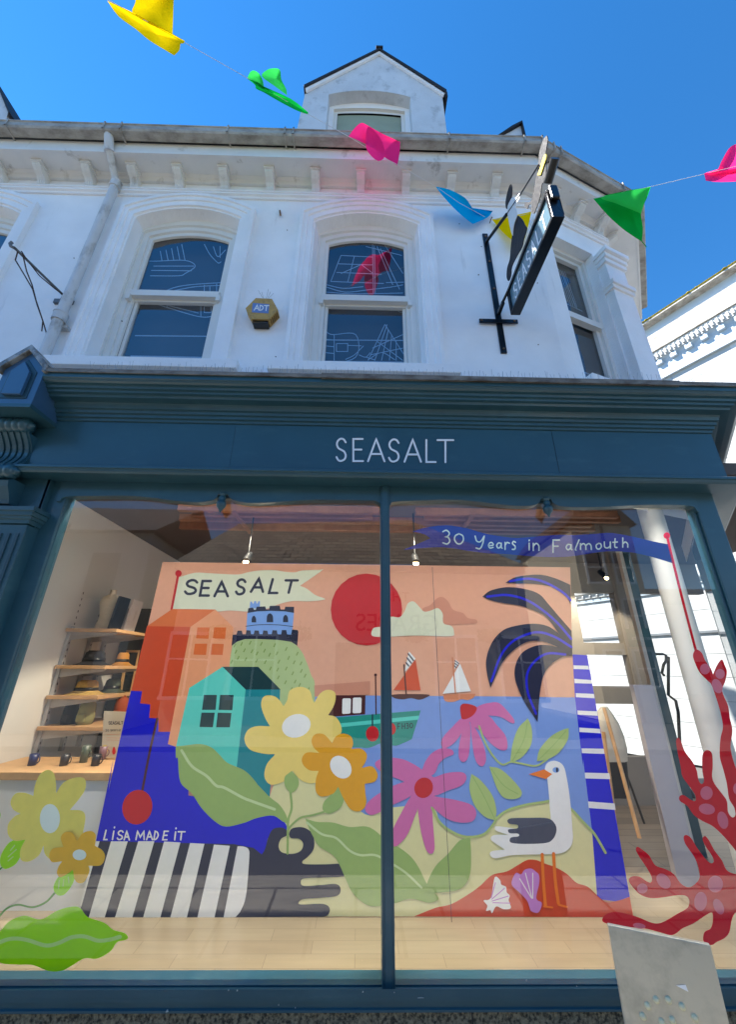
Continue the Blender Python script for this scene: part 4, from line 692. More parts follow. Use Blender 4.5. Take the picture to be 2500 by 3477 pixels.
for q in ([(1120, 1540), (1150, 1470), (1170, 1420), (1210, 1370), (1270, 1341), (1330, 1350), (1341, 1378), (1290, 1400), (1250, 1440), (1220, 1500)], [(1200, 1540), (1250, 1510), (1320, 1490), (1400, 1490), (1422, 1525), (1390, 1570), (1310, 1600), (1220, 1628)], [(1180, 1630), (1260, 1643), (1350, 1658), (1450, 1688), (1482, 1738), (1460, 1788), (1390, 1798), (1310, 1778), (1240, 1728), (1180, 1670)], [(1120, 1640), (1200, 1690), (1216, 1808), (1224, 1908), (1224, 1965), (1205, 1990), (1175, 1968), (1145, 1868), (1128, 1768), (1122, 1700)], [(1090, 1630), (1125, 1690), (1100, 1768), (1060, 1868), (1010, 1928), (975, 1944), (956, 1908), (970, 1838), (1020, 1738), (1070, 1650)], [(1100, 1590), (1070, 1640), (950, 1698), (880, 1738), (830, 1751), (798, 1718), (820, 1668), (900, 1608), (1000, 1560), (1100, 1540)], [(1160, 1490), (1060, 1420), (980, 1400), (920, 1398), (860, 1430), (890, 1480), (1000, 1530), (1100, 1560)]): s('R4', q, pink)
e('R4', 1158, 1583, 85, 90, pink); e('R4', 1158, 1584, 57, 64, red, 20)
# vine, leaves
t('R4', [(1500, 1205), (1530, 1290), (1580, 1380), (1640, 1440), ('R5', 245, 1606), ('B3', 300, 25), ('B3', 400, 40), ('B3', 470, 0)], 11, vine)
t('B2', [(1210, 300), (1260, 390), (1340, 450), (1430, 478), (1530, 460), (1590, 395), ('B3', 165, 355), ('B3', 230, 312), ('B3', 330, 282), ('B3', 440, 264), ('B3', 500, 255), ('B3', 560, 266), ('B3', 620, 310), ('B3', 690, 385), ('B3', 760, 460), ('B3', 828, 575)], 15, vine)
s('R5', [(350, 1338, 1), (374, 1400), (370, 1500), (310, 1580), (240, 1612, 1), (255, 1500), (290, 1400)], vine); s('R5', [(602, 1398, 1), (595, 1470), (540, 1550), (470, 1590), (405, 1602, 1), (422, 1530), (490, 1450), (560, 1410)], vine)
s('B3', [(112, 45, 1), (180, 60), (260, 130), (312, 200), (290, 240), (210, 240), (160, 180)], vine); s('B3', [(2, 90, 1), (60, 130), (130, 220), (156, 310), (150, 378, 1), (80, 350), (20, 280), (-10, 180)], vine)
s('B2', [(1445, 480, 1), (1450, 600), (1440, 720), (1380, 800), (1250, 820), (1172, 822, 1), (1180, 760), (1230, 660), (1310, 580), (1380, 500)], leaf)
for q in (('R5', [(346, 1365), (325, 1470), (255, 1600)]), ('R5', [(585, 1415), (510, 1500), (415, 1595)]), ('B3', [(10, 105), (80, 230), (145, 365)]), ('B3', [(125, 60), (200, 160), (290, 215)]), ('B2', [(1425, 500), (1380, 650)]), ('B2', [(1265, 730), (1185, 800)])): t(q[0], q[1], 6, leaf)
# seabird, shells
s('B3', [(455, 60), (472, 22), (520, 10), (568, 40), (590, 120), (610, 250), (622, 400), (626, 500), (600, 552), (540, 580), (400, 585), (250, 590), (150, 609), (118, 588), (130, 565), (210, 556, 1), (150, 517), (122, 492), (140, 467), (232, 465, 1), (160, 442), (147, 425), (165, 412), (300, 430), (440, 440), (488, 380), (485, 300), (478, 200), (468, 110)], whi)
s('B3', [(225, 375), (250, 363), (350, 361), (470, 363), (515, 395), (526, 440), (505, 490), (460, 515), (330, 521), (250, 514), (238, 495), (250, 480), (292, 474), (290, 458), (240, 455), (228, 440), (236, 430), (286, 424), (286, 404), (240, 398), (226, 387)], grw)
s('B3', [(355, 92), (450, 62), (500, 92), (460, 122)], orl, False); e('B3', 523, 66, 21, 17, lbl); e('B3', 530, 66, 7, 16, nav)
t('B3', [(438, 585), (445, 740), (458, 900)], 19, orl); t('B3', [(508, 580), (518, 740), (538, 885)], 19, orl); t('B3', [(450, 905), (500, 912)], 12, orl); t('B3', [(540, 895), (590, 908)], 12, orl)
s('B3', [(145, 728), (178, 742), (186, 770), (215, 785), (220, 818), (238, 838), (232, 868), (245, 915), (200, 922), (155, 905), (130, 946), (118, 928), (93, 932), (100, 900), (78, 868), (122, 852)], whi)
for q in ([(125, 850), (150, 760)], [(128, 860), (205, 795)], [(130, 872), (228, 842)], [(135, 882), (240, 885)]): t('B3', q, 6, lil, lv=A.k+.5)
A.k += 1
s('B3', [(250, 768), (275, 700), (308, 708), (330, 680), (370, 672), (400, 692), (418, 712), (420, 760), (402, 855), (436, 885), (415, 942), (372, 935), (360, 912), (345, 870), (300, 820)], lil)
for q in ([(370, 850), (300, 735)], [(375, 855), (335, 700)], [(380, 855), (380, 700)]): t('B3', q, 6, whi, lv=A.k+.5)
A.k += 1
# palm
s('R5', [(212, 505, 1), (270, 472), (360, 457), (440, 457), (520, 478), (611, 517, 1), (616, 640, 1), (560, 552), (480, 525), (400, 512), (300, 508)], nav)
s('R5', [(70, 590, 1), (120, 553), (220, 532), (330, 543), (420, 575), (480, 640), (540, 710), (619, 800, 1), (622, 870, 1), (545, 822, 1), (470, 722), (400, 680), (300, 645), (200, 630), (120, 612)], nav)
s('R5', [(120, 1150, 1), (98, 1060), (95, 970), (130, 870), (200, 795), (300, 765), (400, 757), (480, 775), (545, 820, 1), (622, 868, 1), (624, 955, 1), (535, 900, 1), (450, 868), (360, 865), (280, 905), (200, 985), (150, 1085)], nav)
s('R5', [(410, 1360, 1), (330, 1240), (275, 1110), (272, 1020), (310, 940), (380, 898), (450, 886), (535, 900, 1), (624, 953, 1), (560, 962), (490, 1010), (445, 1080), (422, 1200)], nav)
for q in ([(240, 495), (350, 480), (450, 500), (560, 560), (614, 612)], [(100, 590), (220, 580), (340, 610), (450, 680), (540, 760), (616, 850)], [(125, 1110), (180, 960), (250, 870), (350, 820), (430, 810), (520, 840), (618, 900)], [(400, 1310), (350, 1180), (345, 1070), (390, 990), (470, 940), (580, 945)]): t('R5', q, 14, roy)
A.mb.build('painted_picture', mural, recalc=False)
jm = MB()
for (x0, y0, x1, y1) in ((1491, 1925, 1528, 3106),):
    a = at(x0, y0, 3.0); jm.box(.566, .569, 3.0, 3.001, ZD, P('X', x0, y0, 3.0).z, char)
jm.build('panel_joint', mural)
# ================================================================== DECALS on the inside of the shop glass
def decal(name, label, cat, grp=None): return name, label, cat, grp
def vinyl(n, c): return cloth(n, c, .35)
dye = mat('decal_yellow', (252, 226, 96), .5, .04, 20); dor = mat('decal_orange', (252, 186, 4), .5, .04, 20); dgr = vinyl('decal_green', (168, 238, 22)); dgl = mat('decal_light_green', (206, 236, 130), .5, .03, 20); dwh = mat('decal_white', (244, 246, 226), .5, .02, 20)
dbl = mat('decal_blue', (4, 12, 140), .5, .05, 20); dre = vinyl('decal_coral', (222, 24, 44)); drl = mat('decal_coral_spot', (236, 104, 128), .5, .03, 20); dst = vinyl('decal_stem', (86, 156, 70))
YG = 2.506
D = Art(YG, -.0002); D.k = 20
def ready(D, name, label, cat='window sticker', grp=None):
    o = D.mb.build(name, None, recalc=False); tag(o, label, cat, grp); return o
def new(): d = Art(YG+.006, .0002); return d
D = new()
D.sh('B1', [(160, 482, 1), (130, 488), (60, 510), (10, 580), (0, 640), (30, 675), (90, 650), (125, 600), (140, 550)], dgr); D.st('B1', [(10, 668), (-30, 700), (-80, 720)], 10, dst)
for q in ([(65, 560), (90, 530)], [(50, 600), (100, 555)], [(50, 625), (80, 600)]): D.st('B1', q, 7, dgl, lv=D.k+.5)
D.k += 1
D.sh('B1', [(-10, 310), (-60, 290), (-100, 330), (-80, 390), (-20, 390), (3, 350)], dgr)
D.sh('B1', [(205, 225, 1), (215, 160), (245, 95), (290, 66), (330, 85), (345, 150), (345, 208, 1), (390, 145), (460, 114), (520, 120), (526, 180), (490, 240), (430, 312, 1), (500, 316), (525, 350), (515, 430), (495, 500), (420, 540), (345, 600), (310, 615), (275, 580), (268, 530, 1), (240, 590), (180, 628), (130, 620), (125, 560), (155, 495, 1), (90, 502), (50, 465), (50, 400), (90, 352), (125, 335, 1), (80, 308), (65, 260), (95, 212), (150, 206)], dye)
D.el('B1', 307, 365, 62, 90, dwh, 0)
ready(D, 'flower_sticker', 'large pale yellow flower sticker with white centre at the left end of the shop window')
D = new(); D.k = 40
D.sh('B1', [(445, 675, 1), (370, 712), (330, 780), (345, 830), (390, 835), (440, 780), (460, 720)], dgr); D.st('B1', [(335, 825), (280, 880), (200, 910), (110, 895), (40, 920), (-20, 985)], 12, dst)
for q in ([(365, 745), (360, 795)], [(392, 740), (388, 780)], [(420, 725), (424, 760)]): D.st('B1', q, 7, dgl, lv=D.k+.5)
D.k += 1
D.sh('B1', [(375, 482), (400, 449), (440, 450), (462, 480), (474, 503, 1), (510, 455), (560, 441), (588, 462), (588, 500), (584, 532, 1), (630, 560), (646, 602), (620, 652), (545, 655, 1), (550, 692), (520, 752), (485, 762), (460, 740), (448, 680, 1), (420, 702), (370, 725), (350, 700), (360, 660), (382, 628, 1), (320, 632), (303, 592), (325, 550), (390, 540, 1)], dor)
D.el('B1', 489, 588, 42, 33, dwh, 0)
ready(D, 'flower_sticker', 'smaller orange flower sticker with six petals on a curling green stem')
D = new(); D.k = 30
D.sh('B1', [(-60, 1110), (0, 1058), (60, 995), (150, 962), (250, 985), (350, 932), (430, 908), (490, 912), (540, 970), (640, 1005), (700, 1050), (765, 1068), (788, 1095), (770, 1112), (720, 1125), (680, 1180), (600, 1225), (520, 1225), (440, 1270), (380, 1300), (300, 1302), (200, 1265), (100, 1262), (0, 1250), (-60, 1180)], dgr)
D.st('B1', [(-50, 1145), (60, 1105), (160, 1110), (280, 1145), (360, 1130), (440, 1095), (520, 1090), (600, 1115), (670, 1110), (738, 1092)], 24, dgl)
ready(D, 'leaf_sticker', 'big bright green leaf sticker with pale midrib low on the left of the shop window')
D = new()
D.sh('R4', [(1088, 8, 1), (1180, -18), (1300, -30), ('R5', -50, 165), ('R5', 0, 177), ('R5', 100, 205), ('R5', 250, 228), ('R5', 350, 225), ('R5', 450, 216), ('R5', 560, 210), ('R5', 640, 212), ('R5', 750, 205), ('R5', 850, 198), ('R5', 920, 207), ('R5', 1000, 222), ('R5', 1100, 246), ('R5', 1212, 268, 1), ('R5', 1247, 387, 1), ('R5', 1180, 366), ('R5', 1080, 337), ('R5', 960, 315), ('R5', 830, 312), ('R5', 700, 330), ('R5', 600, 344), ('R5', 480, 347), ('R5', 350, 340), ('R5', 200, 327), (1560, 143), (1450, 130), (1300, 107), (1180, 108), (1033, 122, 1), (1120, 85), (1200, 50, 1), (1160, 25)], dbl)
D.st('R5', [(1206, 215), (1245, 380), (1310, 640), (1385, 925)], 16, dre); D.el('R5', 1205, 215, 20, 20, dre)
word(D, 'R5', [('3', -178, -126, 182, 266), ('0', -106, -42, 203, 266), ('Y', 22, 88, 218, 285), ('e', 103, 142, 253, 293), ('a', 155, 192, 256, 294), ('r', 202, 240, 252, 300), ('s', 250, 278, 248, 302), ('i', 350, 366, 245, 302), ('n', 378, 424, 258, 306), ('F', 500, 552, 242, 318, 0), ('a', 582, 622, 265, 304), ('l', 636, 662, 262, 304, 16), ('m', 668, 746, 260, 300), ('o', 766, 806, 258, 298), ('u', 816, 862, 250, 292), ('t', 870, 904, 250, 290), ('h', 928, 970, 248, 286)], 8.5, dwh)
ready(D, 'banner_sticker', 'wavy blue banner sticker with white handwriting on a thin red pole')
D = new()
D.sh('R5', [(1366, 950), (1385, 915), (1420, 935), (1440, 980), (1475, 1030), (1490, 1068, 1), (1510, 1020), (1532, 985), (1548, 979), (1560, 1008), (1575, 1050), (1565, 1110), (1548, 1150), ('S5', 968, 130), ('S5', 1010, 230), ('S5', 1025, 330), ('S5', 1045, 430), ('S5', 1030, 560), ('S5', 1055, 680), ('S5', 1100, 780), ('S5', 1200, 860), ('S5', 1260, 1000), ('S5', 1250, 1400), ('S5', 1230, 1760), ('S5', 1150, 1860), ('S5', 1074, 1900), ('S5', 1040, 1960), ('S5', 1020, 2060), ('S5', 980, 2110), ('S5', 920, 2140), ('S5', 880, 2165), ('S5', 830, 2155), ('S5', 808, 2120), ('S5', 820, 2060), ('S5', 870, 2030), ('S5', 886, 1960), ('S5', 878, 1902), ('S5', 820, 1930), ('S5', 730, 1990), ('S5', 640, 2030), ('S5', 590, 2070), ('S5', 540, 2085), ('S5', 450, 2060), ('S5', 330, 2030), ('S5', 200, 2020), ('S5', 60, 2000), ('S5', -6, 1975), ('S5', 0, 1935), ('S5', 40, 1908), ('S5', 100, 1895), ('S5', 180, 1912), ('S5', 280, 1940), ('S5', 380, 1982), ('S5', 450, 1990), ('S5', 520, 1960), ('S5', 600, 1912), ('S5', 680, 1865), ('S5', 697, 1808), ('S5', 670, 1768), ('S5', 600, 1762), ('S5', 480, 1780), ('S5', 380, 1785), ('S5', 300, 1758), ('S5', 240, 1700), ('S5', 205, 1640), ('S5', 232, 1610), ('S5', 290, 1612), ('S5', 350, 1650), ('S5', 385, 1658), ('S5', 390, 1615), ('S5', 350, 1540), ('S5', 290, 1450), ('S5', 262, 1395), ('S5', 275, 1370), ('S5', 310, 1390), ('S5', 370, 1440), ('S5', 420, 1520), ('S5', 500, 1550), ('S5', 570, 1592), ('S5', 630, 1670), ('S5', 690, 1697), ('S5', 742, 1672), ('S5', 778, 1620), ('S5', 770, 1540), ('S5', 740, 1460), ('S5', 700, 1400), ('S5', 660, 1340), ('S5', 650, 1290), ('S5', 672, 1275), ('S5', 710, 1300), ('S5', 760, 1380), ('S5', 820, 1460), ('S5', 866, 1502), ('S5', 893, 1490), ('S5', 878, 1440), ('S5', 830, 1370), ('S5', 803, 1310), ('S5', 820, 1283), ('S5', 850, 1310), ('S5', 900, 1400), ('S5', 960, 1480), ('S5', 1000, 1560), ('S5', 1074, 1590), ('S5', 1120, 1560), ('S5', 1110, 1450), ('S5', 1070, 1400), ('S5', 1030, 1350), ('S5', 960, 1270), ('S5', 880, 1200), ('S5', 800, 1160), ('S5', 730, 1110), ('S5', 680, 1040), ('S5', 620, 1000), ('S5', 616, 962), ('S5', 650, 952), ('S5', 700, 985), ('S5', 742, 1000), ('S5', 745, 955), ('S5', 700, 885), ('S5', 640, 800), ('S5', 625, 720), ('S5', 600, 600), ('S5', 588, 515), ('S5', 605, 487), ('S5', 630, 520), ('S5', 660, 600), ('S5', 720, 680), ('S5', 755, 750), ('S5', 770, 830), ('S5', 795, 862), ('S5', 815, 835), ('S5', 802, 760), ('S5', 800, 650), ('S5', 815, 600), ('S5', 850, 588), ('S5', 880, 620), ('S5', 885, 720), ('S5', 880, 800), ('S5', 900, 860), ('S5', 960, 940), ('S5', 1000, 1000), ('S5', 1010, 1090), ('S5', 1045, 1133), ('S5', 1070, 1110), ('S5', 1058, 1050), ('S5', 1018, 980), ('S5', 1000, 860), ('S5', 970, 740), ('S5', 943, 640), ('S5', 947, 500), ('S5', 968, 400), ('S5', 950, 290), ('S5', 918, 180), ('S5', 875, 60), ('R5', 1460, 1110), ('R5', 1410, 1060), ('R5', 1380, 1000)], dre, seg=4)
for (tt, x, y, rx, ry, ro) in (('S5', 835, 935, 50, 55, 0), ('S5', 838, 1065, 66, 44, 10), ('S5', 967, 1155, 42, 72, -15), ('S5', 1085, 900, 34, 48, 0), ('S5', 315, 1707, 43, 41, 0), ('S5', 487, 1648, 48, 70, -40), ('S5', 907, 1672, 62, 68, 0), ('S5', 787, 1813, 52, 78, 5), ('S5', 933, 1855, 38, 68, -25), ('S5', 290, 2010, 52, 22, 10), ('R5', 1440, 1035, 31, 33, 0), ('R5', 1533, 1065, 29, 30, 0), ('R5', 1515, 1140, 30, 46, -25)): D.el(tt, x, y, rx, ry, drl, ro)
ready(D, 'coral_sticker', 'tall branching red coral sticker with pink spots up the right end of the shop window')
# ================================================================== STREET: white building on the right
def ATZ(t, x, y, z): d = ray(*S(t, x, y)); return CO+d*((z-EYE)/d.z)
HW = EYE+7.4
w0 = ATZ('S2', 415, 1120, HW); w1 = ATZ('S2', 1631, 322, HW); wd = Vector((w1.x-w0.x, w1.y-w0.y)).normalized(); wn = Vector((wd.y, -wd.x))
if wn.x > 0: wn = -wn
W0 = Vector((w0.x, w0.y))-wn*.5
def zW(y, o, x=1000, t='S2'): q = W0+wn*o; return PP(t, x, y, (q.x, q.y, 0), Vector((wn.x, wn.y, 0))).z
def sW(x, y, o, t='S2'): q = W0+wn*o; p = PP(t, x, y, (q.x, q.y, 0), Vector((wn.x, wn.y, 0))); return (Vector((p.x, p.y))-W0).dot(wd), p.z
LS = [W0-wd*7, W0+wd*3.4]
WB = mat('white_masonry_paint', (196, 197, 194), .7, .03, 3, .15, 30, .3); WBS = mat('worn_white_stone', (208, 204, 194), .85, .06, 8, .5, 50, .2, dirt=(168, 160, 148), dscale=(7, 7, 30), dth=(.42, .62))
MOSS = mat('moss', (150, 134, 40), .95, .45, 25, 1, 60, .1); WBB = mat('bluish_shade_band', (196, 208, 216), .7, .03, 4)  # recessed bands carry their bluish shade in the colour
wbd = thing('white_building', 'bright white stuccoed building with mossy gutter and block cornice on the right', 'building', (W0.x, W0.y, 0))
b = MB(); flip = (Vector((wd.y, -wd.x))-wn).length > .1
PA = LS if not flip else LS[::-1]
def sw(prof, m, nm, par=wbd, path=None):
    b = MB(); b.sweep(path or PA, prof, m); return b.build(nm, par, recalc=False)
zt0, zt1 = zW(775, .30), zW(738, .32)
sw([(-.3, zt1-.1), (.18, zt1-.06), (.28, zt0), (.32, zt0), (.32, zt1), (-.3, zt1+.05)], WBS, 'gutter')
b = MB(); random.seed(3)
L_ = (LS[1]-LS[0]).length
for k in range(150):
    s_ = L_*k/150; q = LS[0]+wd*s_+wn*(.29+random.uniform(-.02, .03)); r = random.uniform(.02, .05)
    b.lathe([(0, -r*.6), (r, -r*.2), (r*.8, r*.32), (0, r*.8)], (q.x, q.y, zt1+.01), MOSS, 7)
b.sweep(PA, [(.1, zt1), (.33, zt1-.012), (.34, zt1+.015), (.3, zt1+.05), (.1, zt1+.055)], MOSS); mo = b.build('moss_growth', wbd); mo['kind'] = 'stuff'
sw([(-.3, zW(970, .12)), (.12, zW(970, .12)), (.12, zt1-.06), (-.3, zt1-.06)], WBB, 'frieze')
sw([(-.3, zW(1200, .2)), (.2, zW(1200, .2)), (.2, zW(965, .2)), (-.3, zW(965, .2)+.02)], WBS, 'parapet')
sw([(-.3, zW(1330, .16)), (.16, zW(1330, .16)), (.16, zW(1210, .16)), (-.3, zW(1210, .16))], WB, 'dentil_course')
sw([(-.3, zW(1212, .17)+.001), (.17, zW(1212, .17)+.001), (.17, zW(1200, .2)-.001), (-.3, zW(1200, .2)-.001)], mat('dark_lead_line', (50, 50, 54), .8), 'lead_line')
z3 = zW(1330, .16)-.001
sw([(-.3, zW(1610, .07)), (.07, zW(1610, .07)), (.07, z3-.12), (.09, z3-.05), (.14, z3), (-.3, z3)], WBB, 'cornice_band')
b = MB(); s_ = 0
zd0, zd1 = zW(1320, .16), zW(1235, .16)
while s_ < L_:
    q = LS[0]+wd*s_+wn*.162; b.obox((q.x, q.y, zd0+.01), wd.to_3d()*.04, wn.to_3d()*.035, (0, 0, (zd1-zd0)*.75), WB); s_ += .085
dn = b.build('dentil', wbd); dn['kind'] = 'stuff'
pts = [sW(x, y, .2) for x, y in ((685, 1600), (865, 1500), (1050, 1400), (1240, 1290), (1450, 1170), (1640, 1065))]
sp_ = (pts[4][0]-pts[0][0])/4
for k in range(-2, 9):
    q = W0+wd*(pts[0][0]+sp_*k)+wn*.055; b = MB(); b.obox(Vector((q.x, q.y, z3-.13))-wd.to_3d()*.06, wd.to_3d()*.12, wn.to_3d()*.095, (0, 0, .11), WBB); b.build('cornice_block', wbd, bevel=.005)
zwt = zW(1600, .0); b = MB(); z_ = zwt
q0 = LS[0]-wn*.02; q1 = LS[1]-wn*.02
b.obox((q0.x, q0.y, 0), (wd*L_).to_3d(), (-wn*.2).to_3d(), (0, 0, zwt), mat('joint_backing', (130, 134, 138), .9))  # darker backing that shows in the gaps between courses
gap = .008
swn = sW(1600, 1460, 0); swx0 = swn[0]; wz1 = zW(1345, 0, 1560); wz0 = wz1-1.5
def course(a, c, z0, z1):
    q = W0+wd*a; b.obox((q.x, q.y, z0), (wd*(c-a)).to_3d(), (-wn*.019).to_3d(), (0, 0, z1-z0), WB)
while z_ > .02:
    zl_ = max(.01, z_-.39+gap)
    if z_ > wz0 and zl_ < wz1:
        course(-7, swx0, zl_, z_); course(swx0+1.0, 3.4, zl_, z_)
    else: course(-7, 3.4, zl_, z_)
    z_ -= .39
b.build('rusticated_wall', wbd)
b = MB(); q = W0+wd*swx0-wn*.06; b.obox((q.x, q.y, wz0), (wd*1.0).to_3d(), (-wn*.05).to_3d(), (0, 0, wz1-wz0), mat('dark_window_glass', (20, 24, 30), .15)); wno = b.build('window', wbd)
b = MB()
for (a, c, z0, z1) in ((0, .08, wz0, wz1), (.92, 1.0, wz0, wz1), (.08, .92, wz1-.08, wz1), (.08, .92, wz0, wz0+.08), (.08, .92, (wz0+wz1)/2-.03, (wz0+wz1)/2+.03)):
    q = W0+wd*(swx0+a)-wn*.001; b.obox((q.x, q.y, z0), (wd*(c-a)).to_3d(), (-wn*.055).to_3d(), (0, 0, z1-z0), TRIM)
b.build('window_frame', wno)
zb2 = sW(1420, 490, 0, 'R5')[1]
sw([(-.1, zb2-.05), (.05, zb2-.05), (.06, zb2-.04), (.06, zb2+.05), (.11, zb2+.06), (.12, zb2+.10), (.0, zb2+.12), (-.1, zb2+.12)], WB, 'string_course')
sw([(-.1, zb2-.14), (.03, zb2-.14), (.04, zb2-.08), (-.1, zb2-.07)], WBB, 'lower_moulding'); sw([(-.1, zb2-.95), (.03, zb2-.95), (.03, zb2-.91), (-.1, zb2-.91)], mat('grey_cable_duct', (120, 124, 128), .7), 'cable_duct')
for k in range(46):
    q = W0+wd*(-5+k*.17)+wn*.07; b = MB(); b.lathe([(0, -.028), (.018, -.022), (.028, 0), (.018, .022), (0, .028)], (q.x, q.y, zb2), WB, 10); b.build('ball_ornament', wbd)
b = MB(); q = W0-wd*7-wn*.35; b.obox((q.x, q.y, 0), (wd*10.4).to_3d(), (-wn*3).to_3d(), (0, 0, 7.2), WBS); b.build('building_body', wbd)
# ================================================================== STREET BEHIND THE CAMERA (seen reflected in the glass)
def MR(t, x, y, Yv): q = P(t, x, y, Yv); return Vector((q.x, 5-q.y, q.z))
PUBW = mat('pub_cream_render', (206, 196, 172), .8, .05, 3); SL2 = brickmat('old_stone_slates', (150, 138, 118), (112, 104, 92), (60, 56, 50), .36, .15, .016, rot=(math.radians(90), 0, 0), bump=.8, nvar=.3)
WGL = mat('dark_glazing', (24, 30, 38), .1); TIM = mat('brown_timber', (96, 62, 40), .6)
eL, eR, rL, rR = MR('X', 582, 1908, 10), MR('X', 1793, 1922, 10), MR('X', 812, 1778, 13), MR('X', 1388, 1765, 13)
pub = thing('opposite_pub', 'low cream pub with mossy slate hipped roof across the street, reflected in the glass', 'building', (0, -5.2, 0))
b = MB(); b.poly([eL, eR, rR, rL], SL2); b.poly([eL, rL, Vector((rL.x, -11, rL.z)), Vector((eL.x, -13, eL.z))], SL2); b.poly([eR, Vector((eR.x, -13, eR.z)), Vector((rR.x, -11, rR.z)), rR], SL2); b.build('roof', pub, recalc=False)
ze = eL.z; b = MB(); b.box(eL.x+.3, eR.x-.3, -12, -5.2, 0, ze-.02, PUBW); b.build('wall', pub)
b = MB(); b.box(eL.x+.1, eR.x-.1, -5.2, -5.0, ze-.16, ze-.03, TIM); b.build('eaves_board', pub)
for k, xx in enumerate((-4.2, -2.6, 2.4, 4.0)):
    b = MB(); b.box(xx-.5, xx+.5, -5.2, -5.18, .9, 2.3, WGL); w_ = b.build('window', pub); b = MB()
    for (a, c, z0, z1) in ((-.55, .55, 2.28, 2.36), (-.58, .58, .82, .9), (-.55, -.49, .9, 2.3), (.49, .55, .9, 2.3), (-.02, .02, .9, 2.3), (-.49, .49, 1.7, 1.74)): b.box(xx+a, xx+c, -5.18, -5.14, z0, z1, TRIM)
    b.build('window_frame', w_)
b = MB(); b.box(-.6, .5, -5.2, -5.17, 0, 2.15, mat('pub_door_green', (20, 70, 54), .4)); b.build('door', pub)
def text(s_, loc, size, m_, rotz=math.pi, par=None, name='lettering', ext=.01):
    cu = bpy.data.curves.new(name, 'FONT'); cu.body = s_; cu.size = size; cu.extrude = ext; cu.align_x = 'CENTER'; o = bpy.data.objects.new(name+'_tmp', cu); sc.collection.objects.link(o)
    bpy.context.view_layer.update(); me = bpy.data.meshes.new_from_object(o); bpy.data.objects.remove(o)
    me.materials.clear(); me.materials.append(m_); o = bpy.data.objects.new(name, me); sc.collection.objects.link(o); o.location = loc; o.rotation_euler = (math.pi/2, 0, rotz)
    if par is not None: o.parent = par; o.matrix_parent_inverse = Matrix.Translation(-Vector(par.location))
    return o
PL = mat('pub_gold_letters', (96, 40, 30), .5)
q = MR('R4', 1000, 420, 10.1); text('THE', (q.x, -5.17, q.z-.05), .34, PL, par=pub); q = MR('R4', 1000, 620, 10.1); text('GRAPES', (q.x, -5.17, q.z), .62, PL, par=pub)
# foliage baskets
LFM = mat('basket_leaves', (74, 100, 34), .7, .35, 12); 
random.seed(11)
for xx in (-3.4, -1.5, 1.4, 3.2):
    h = thing('hanging_basket', 'leafy hanging basket on the cream pub wall %s' % {-3.4: 'between its two left windows', -1.5: 'left of its door', 1.4: 'right of its door', 3.2: 'between its two right windows'}[xx], 'hanging basket', (xx, -4.95, 2.3), 'hanging baskets on the pub')
    b = MB(); b.lathe([(0, -.16), (.12, -.12), (.18, 0), (.17, 0), (0, -.02)], (xx, -4.95, 2.3), TIM, 14); b.box(xx-.01, xx+.01, -5.2, -4.95, 2.62, 2.64, BLACK); b.tube([(xx, -4.95, 2.63), (xx, -4.95, 2.25)], .006, BLACK, 6); b.build('basket', h)
    b = MB()
    for k in range(260):
        a = random.uniform(0, 6.28); r = .32*random.random()**.5; c = Vector((xx+r*math.cos(a), -4.95+r*math.sin(a)*.7, 2.33+random.uniform(-.18, .2)*(1-r))); u = Vector((random.gauss(0, 1), random.gauss(0, 1), random.gauss(0, 1))).normalized()*.045; v = u.cross(Vector((random.gauss(0, 1), random.gauss(0, 1), 1))).normalized()*.025
        b.poly([c-u, c+v, c+u, c-v], LFM)
    b.build('leaves', h, recalc=False)
# taller cream house
CH = mat('cream_house_render', (214, 200, 172), .8, .06, 2)
hx0, hx1 = MR('X', 1968, 1950, 14).x, MR('X', 2165, 1900, 14).x; hz = MR('X', 2000, 1745, 14).z
hs_ = thing('tall_cream_house', 'tall sunlit cream house with sash windows beyond the pub, reflected in the right pane', 'building', ((hx0+hx1)/2, -9, 0))
b = MB(); b.box(hx0, hx1, -14, -9, 0, hz-.5, CH); b.build('wall', hs_)
b = MB(); b.prism([(hx0-.2, -8.8, hz-.5), (hx0+.5, -8.8, hz+.35), (hx1-.5, -8.8, hz+.35), (hx1+.2, -8.8, hz-.5)], (0, -5.4, 0), SLATE); b.build('roof', hs_)
for i in range(2):
    for j in range(3):
        xx = hx0+(hx1-hx0)*(.28+.44*i); zz_ = 1.1+1.75*j; b = MB(); b.box(xx-.32, xx+.32, -9, -8.98, zz_, zz_+1.1, WGL); w_ = b.build('window', hs_)
        b = MB()
        for (a, c, z0, z1) in ((-.38, .38, 1.1, 1.17), (-.4, .4, -.08, 0), (-.38, -.3, 0, 1.1), (.3, .38, 0, 1.1), (-.3, .3, .52, .57)): b.box(xx+a, xx+c, -8.98, -8.94, zz_+z0, zz_+z1, TRIM)
        b.build('window_frame', w_)
b = MB(); b.tube([((hx0+hx1)/2, -8.93, 0), ((hx0+hx1)/2, -8.93, hz-.55)], .05, mat('brown_pipe', (96, 74, 56), .6), 10); b.build('downpipe', hs_)
GS = mat('green_shop_sign', (20, 110, 76), .5)
b = MB(); b.box(hx1-1.1, hx1-.05, -8.97, -8.9, 2.35, 2.95, GS); gs = b.build('shop_sign', hs_)
o = text('Specsavers', (hx1-.57, -8.88, 2.58), .19, TRIM, par=hs_, name='sign_lettering')
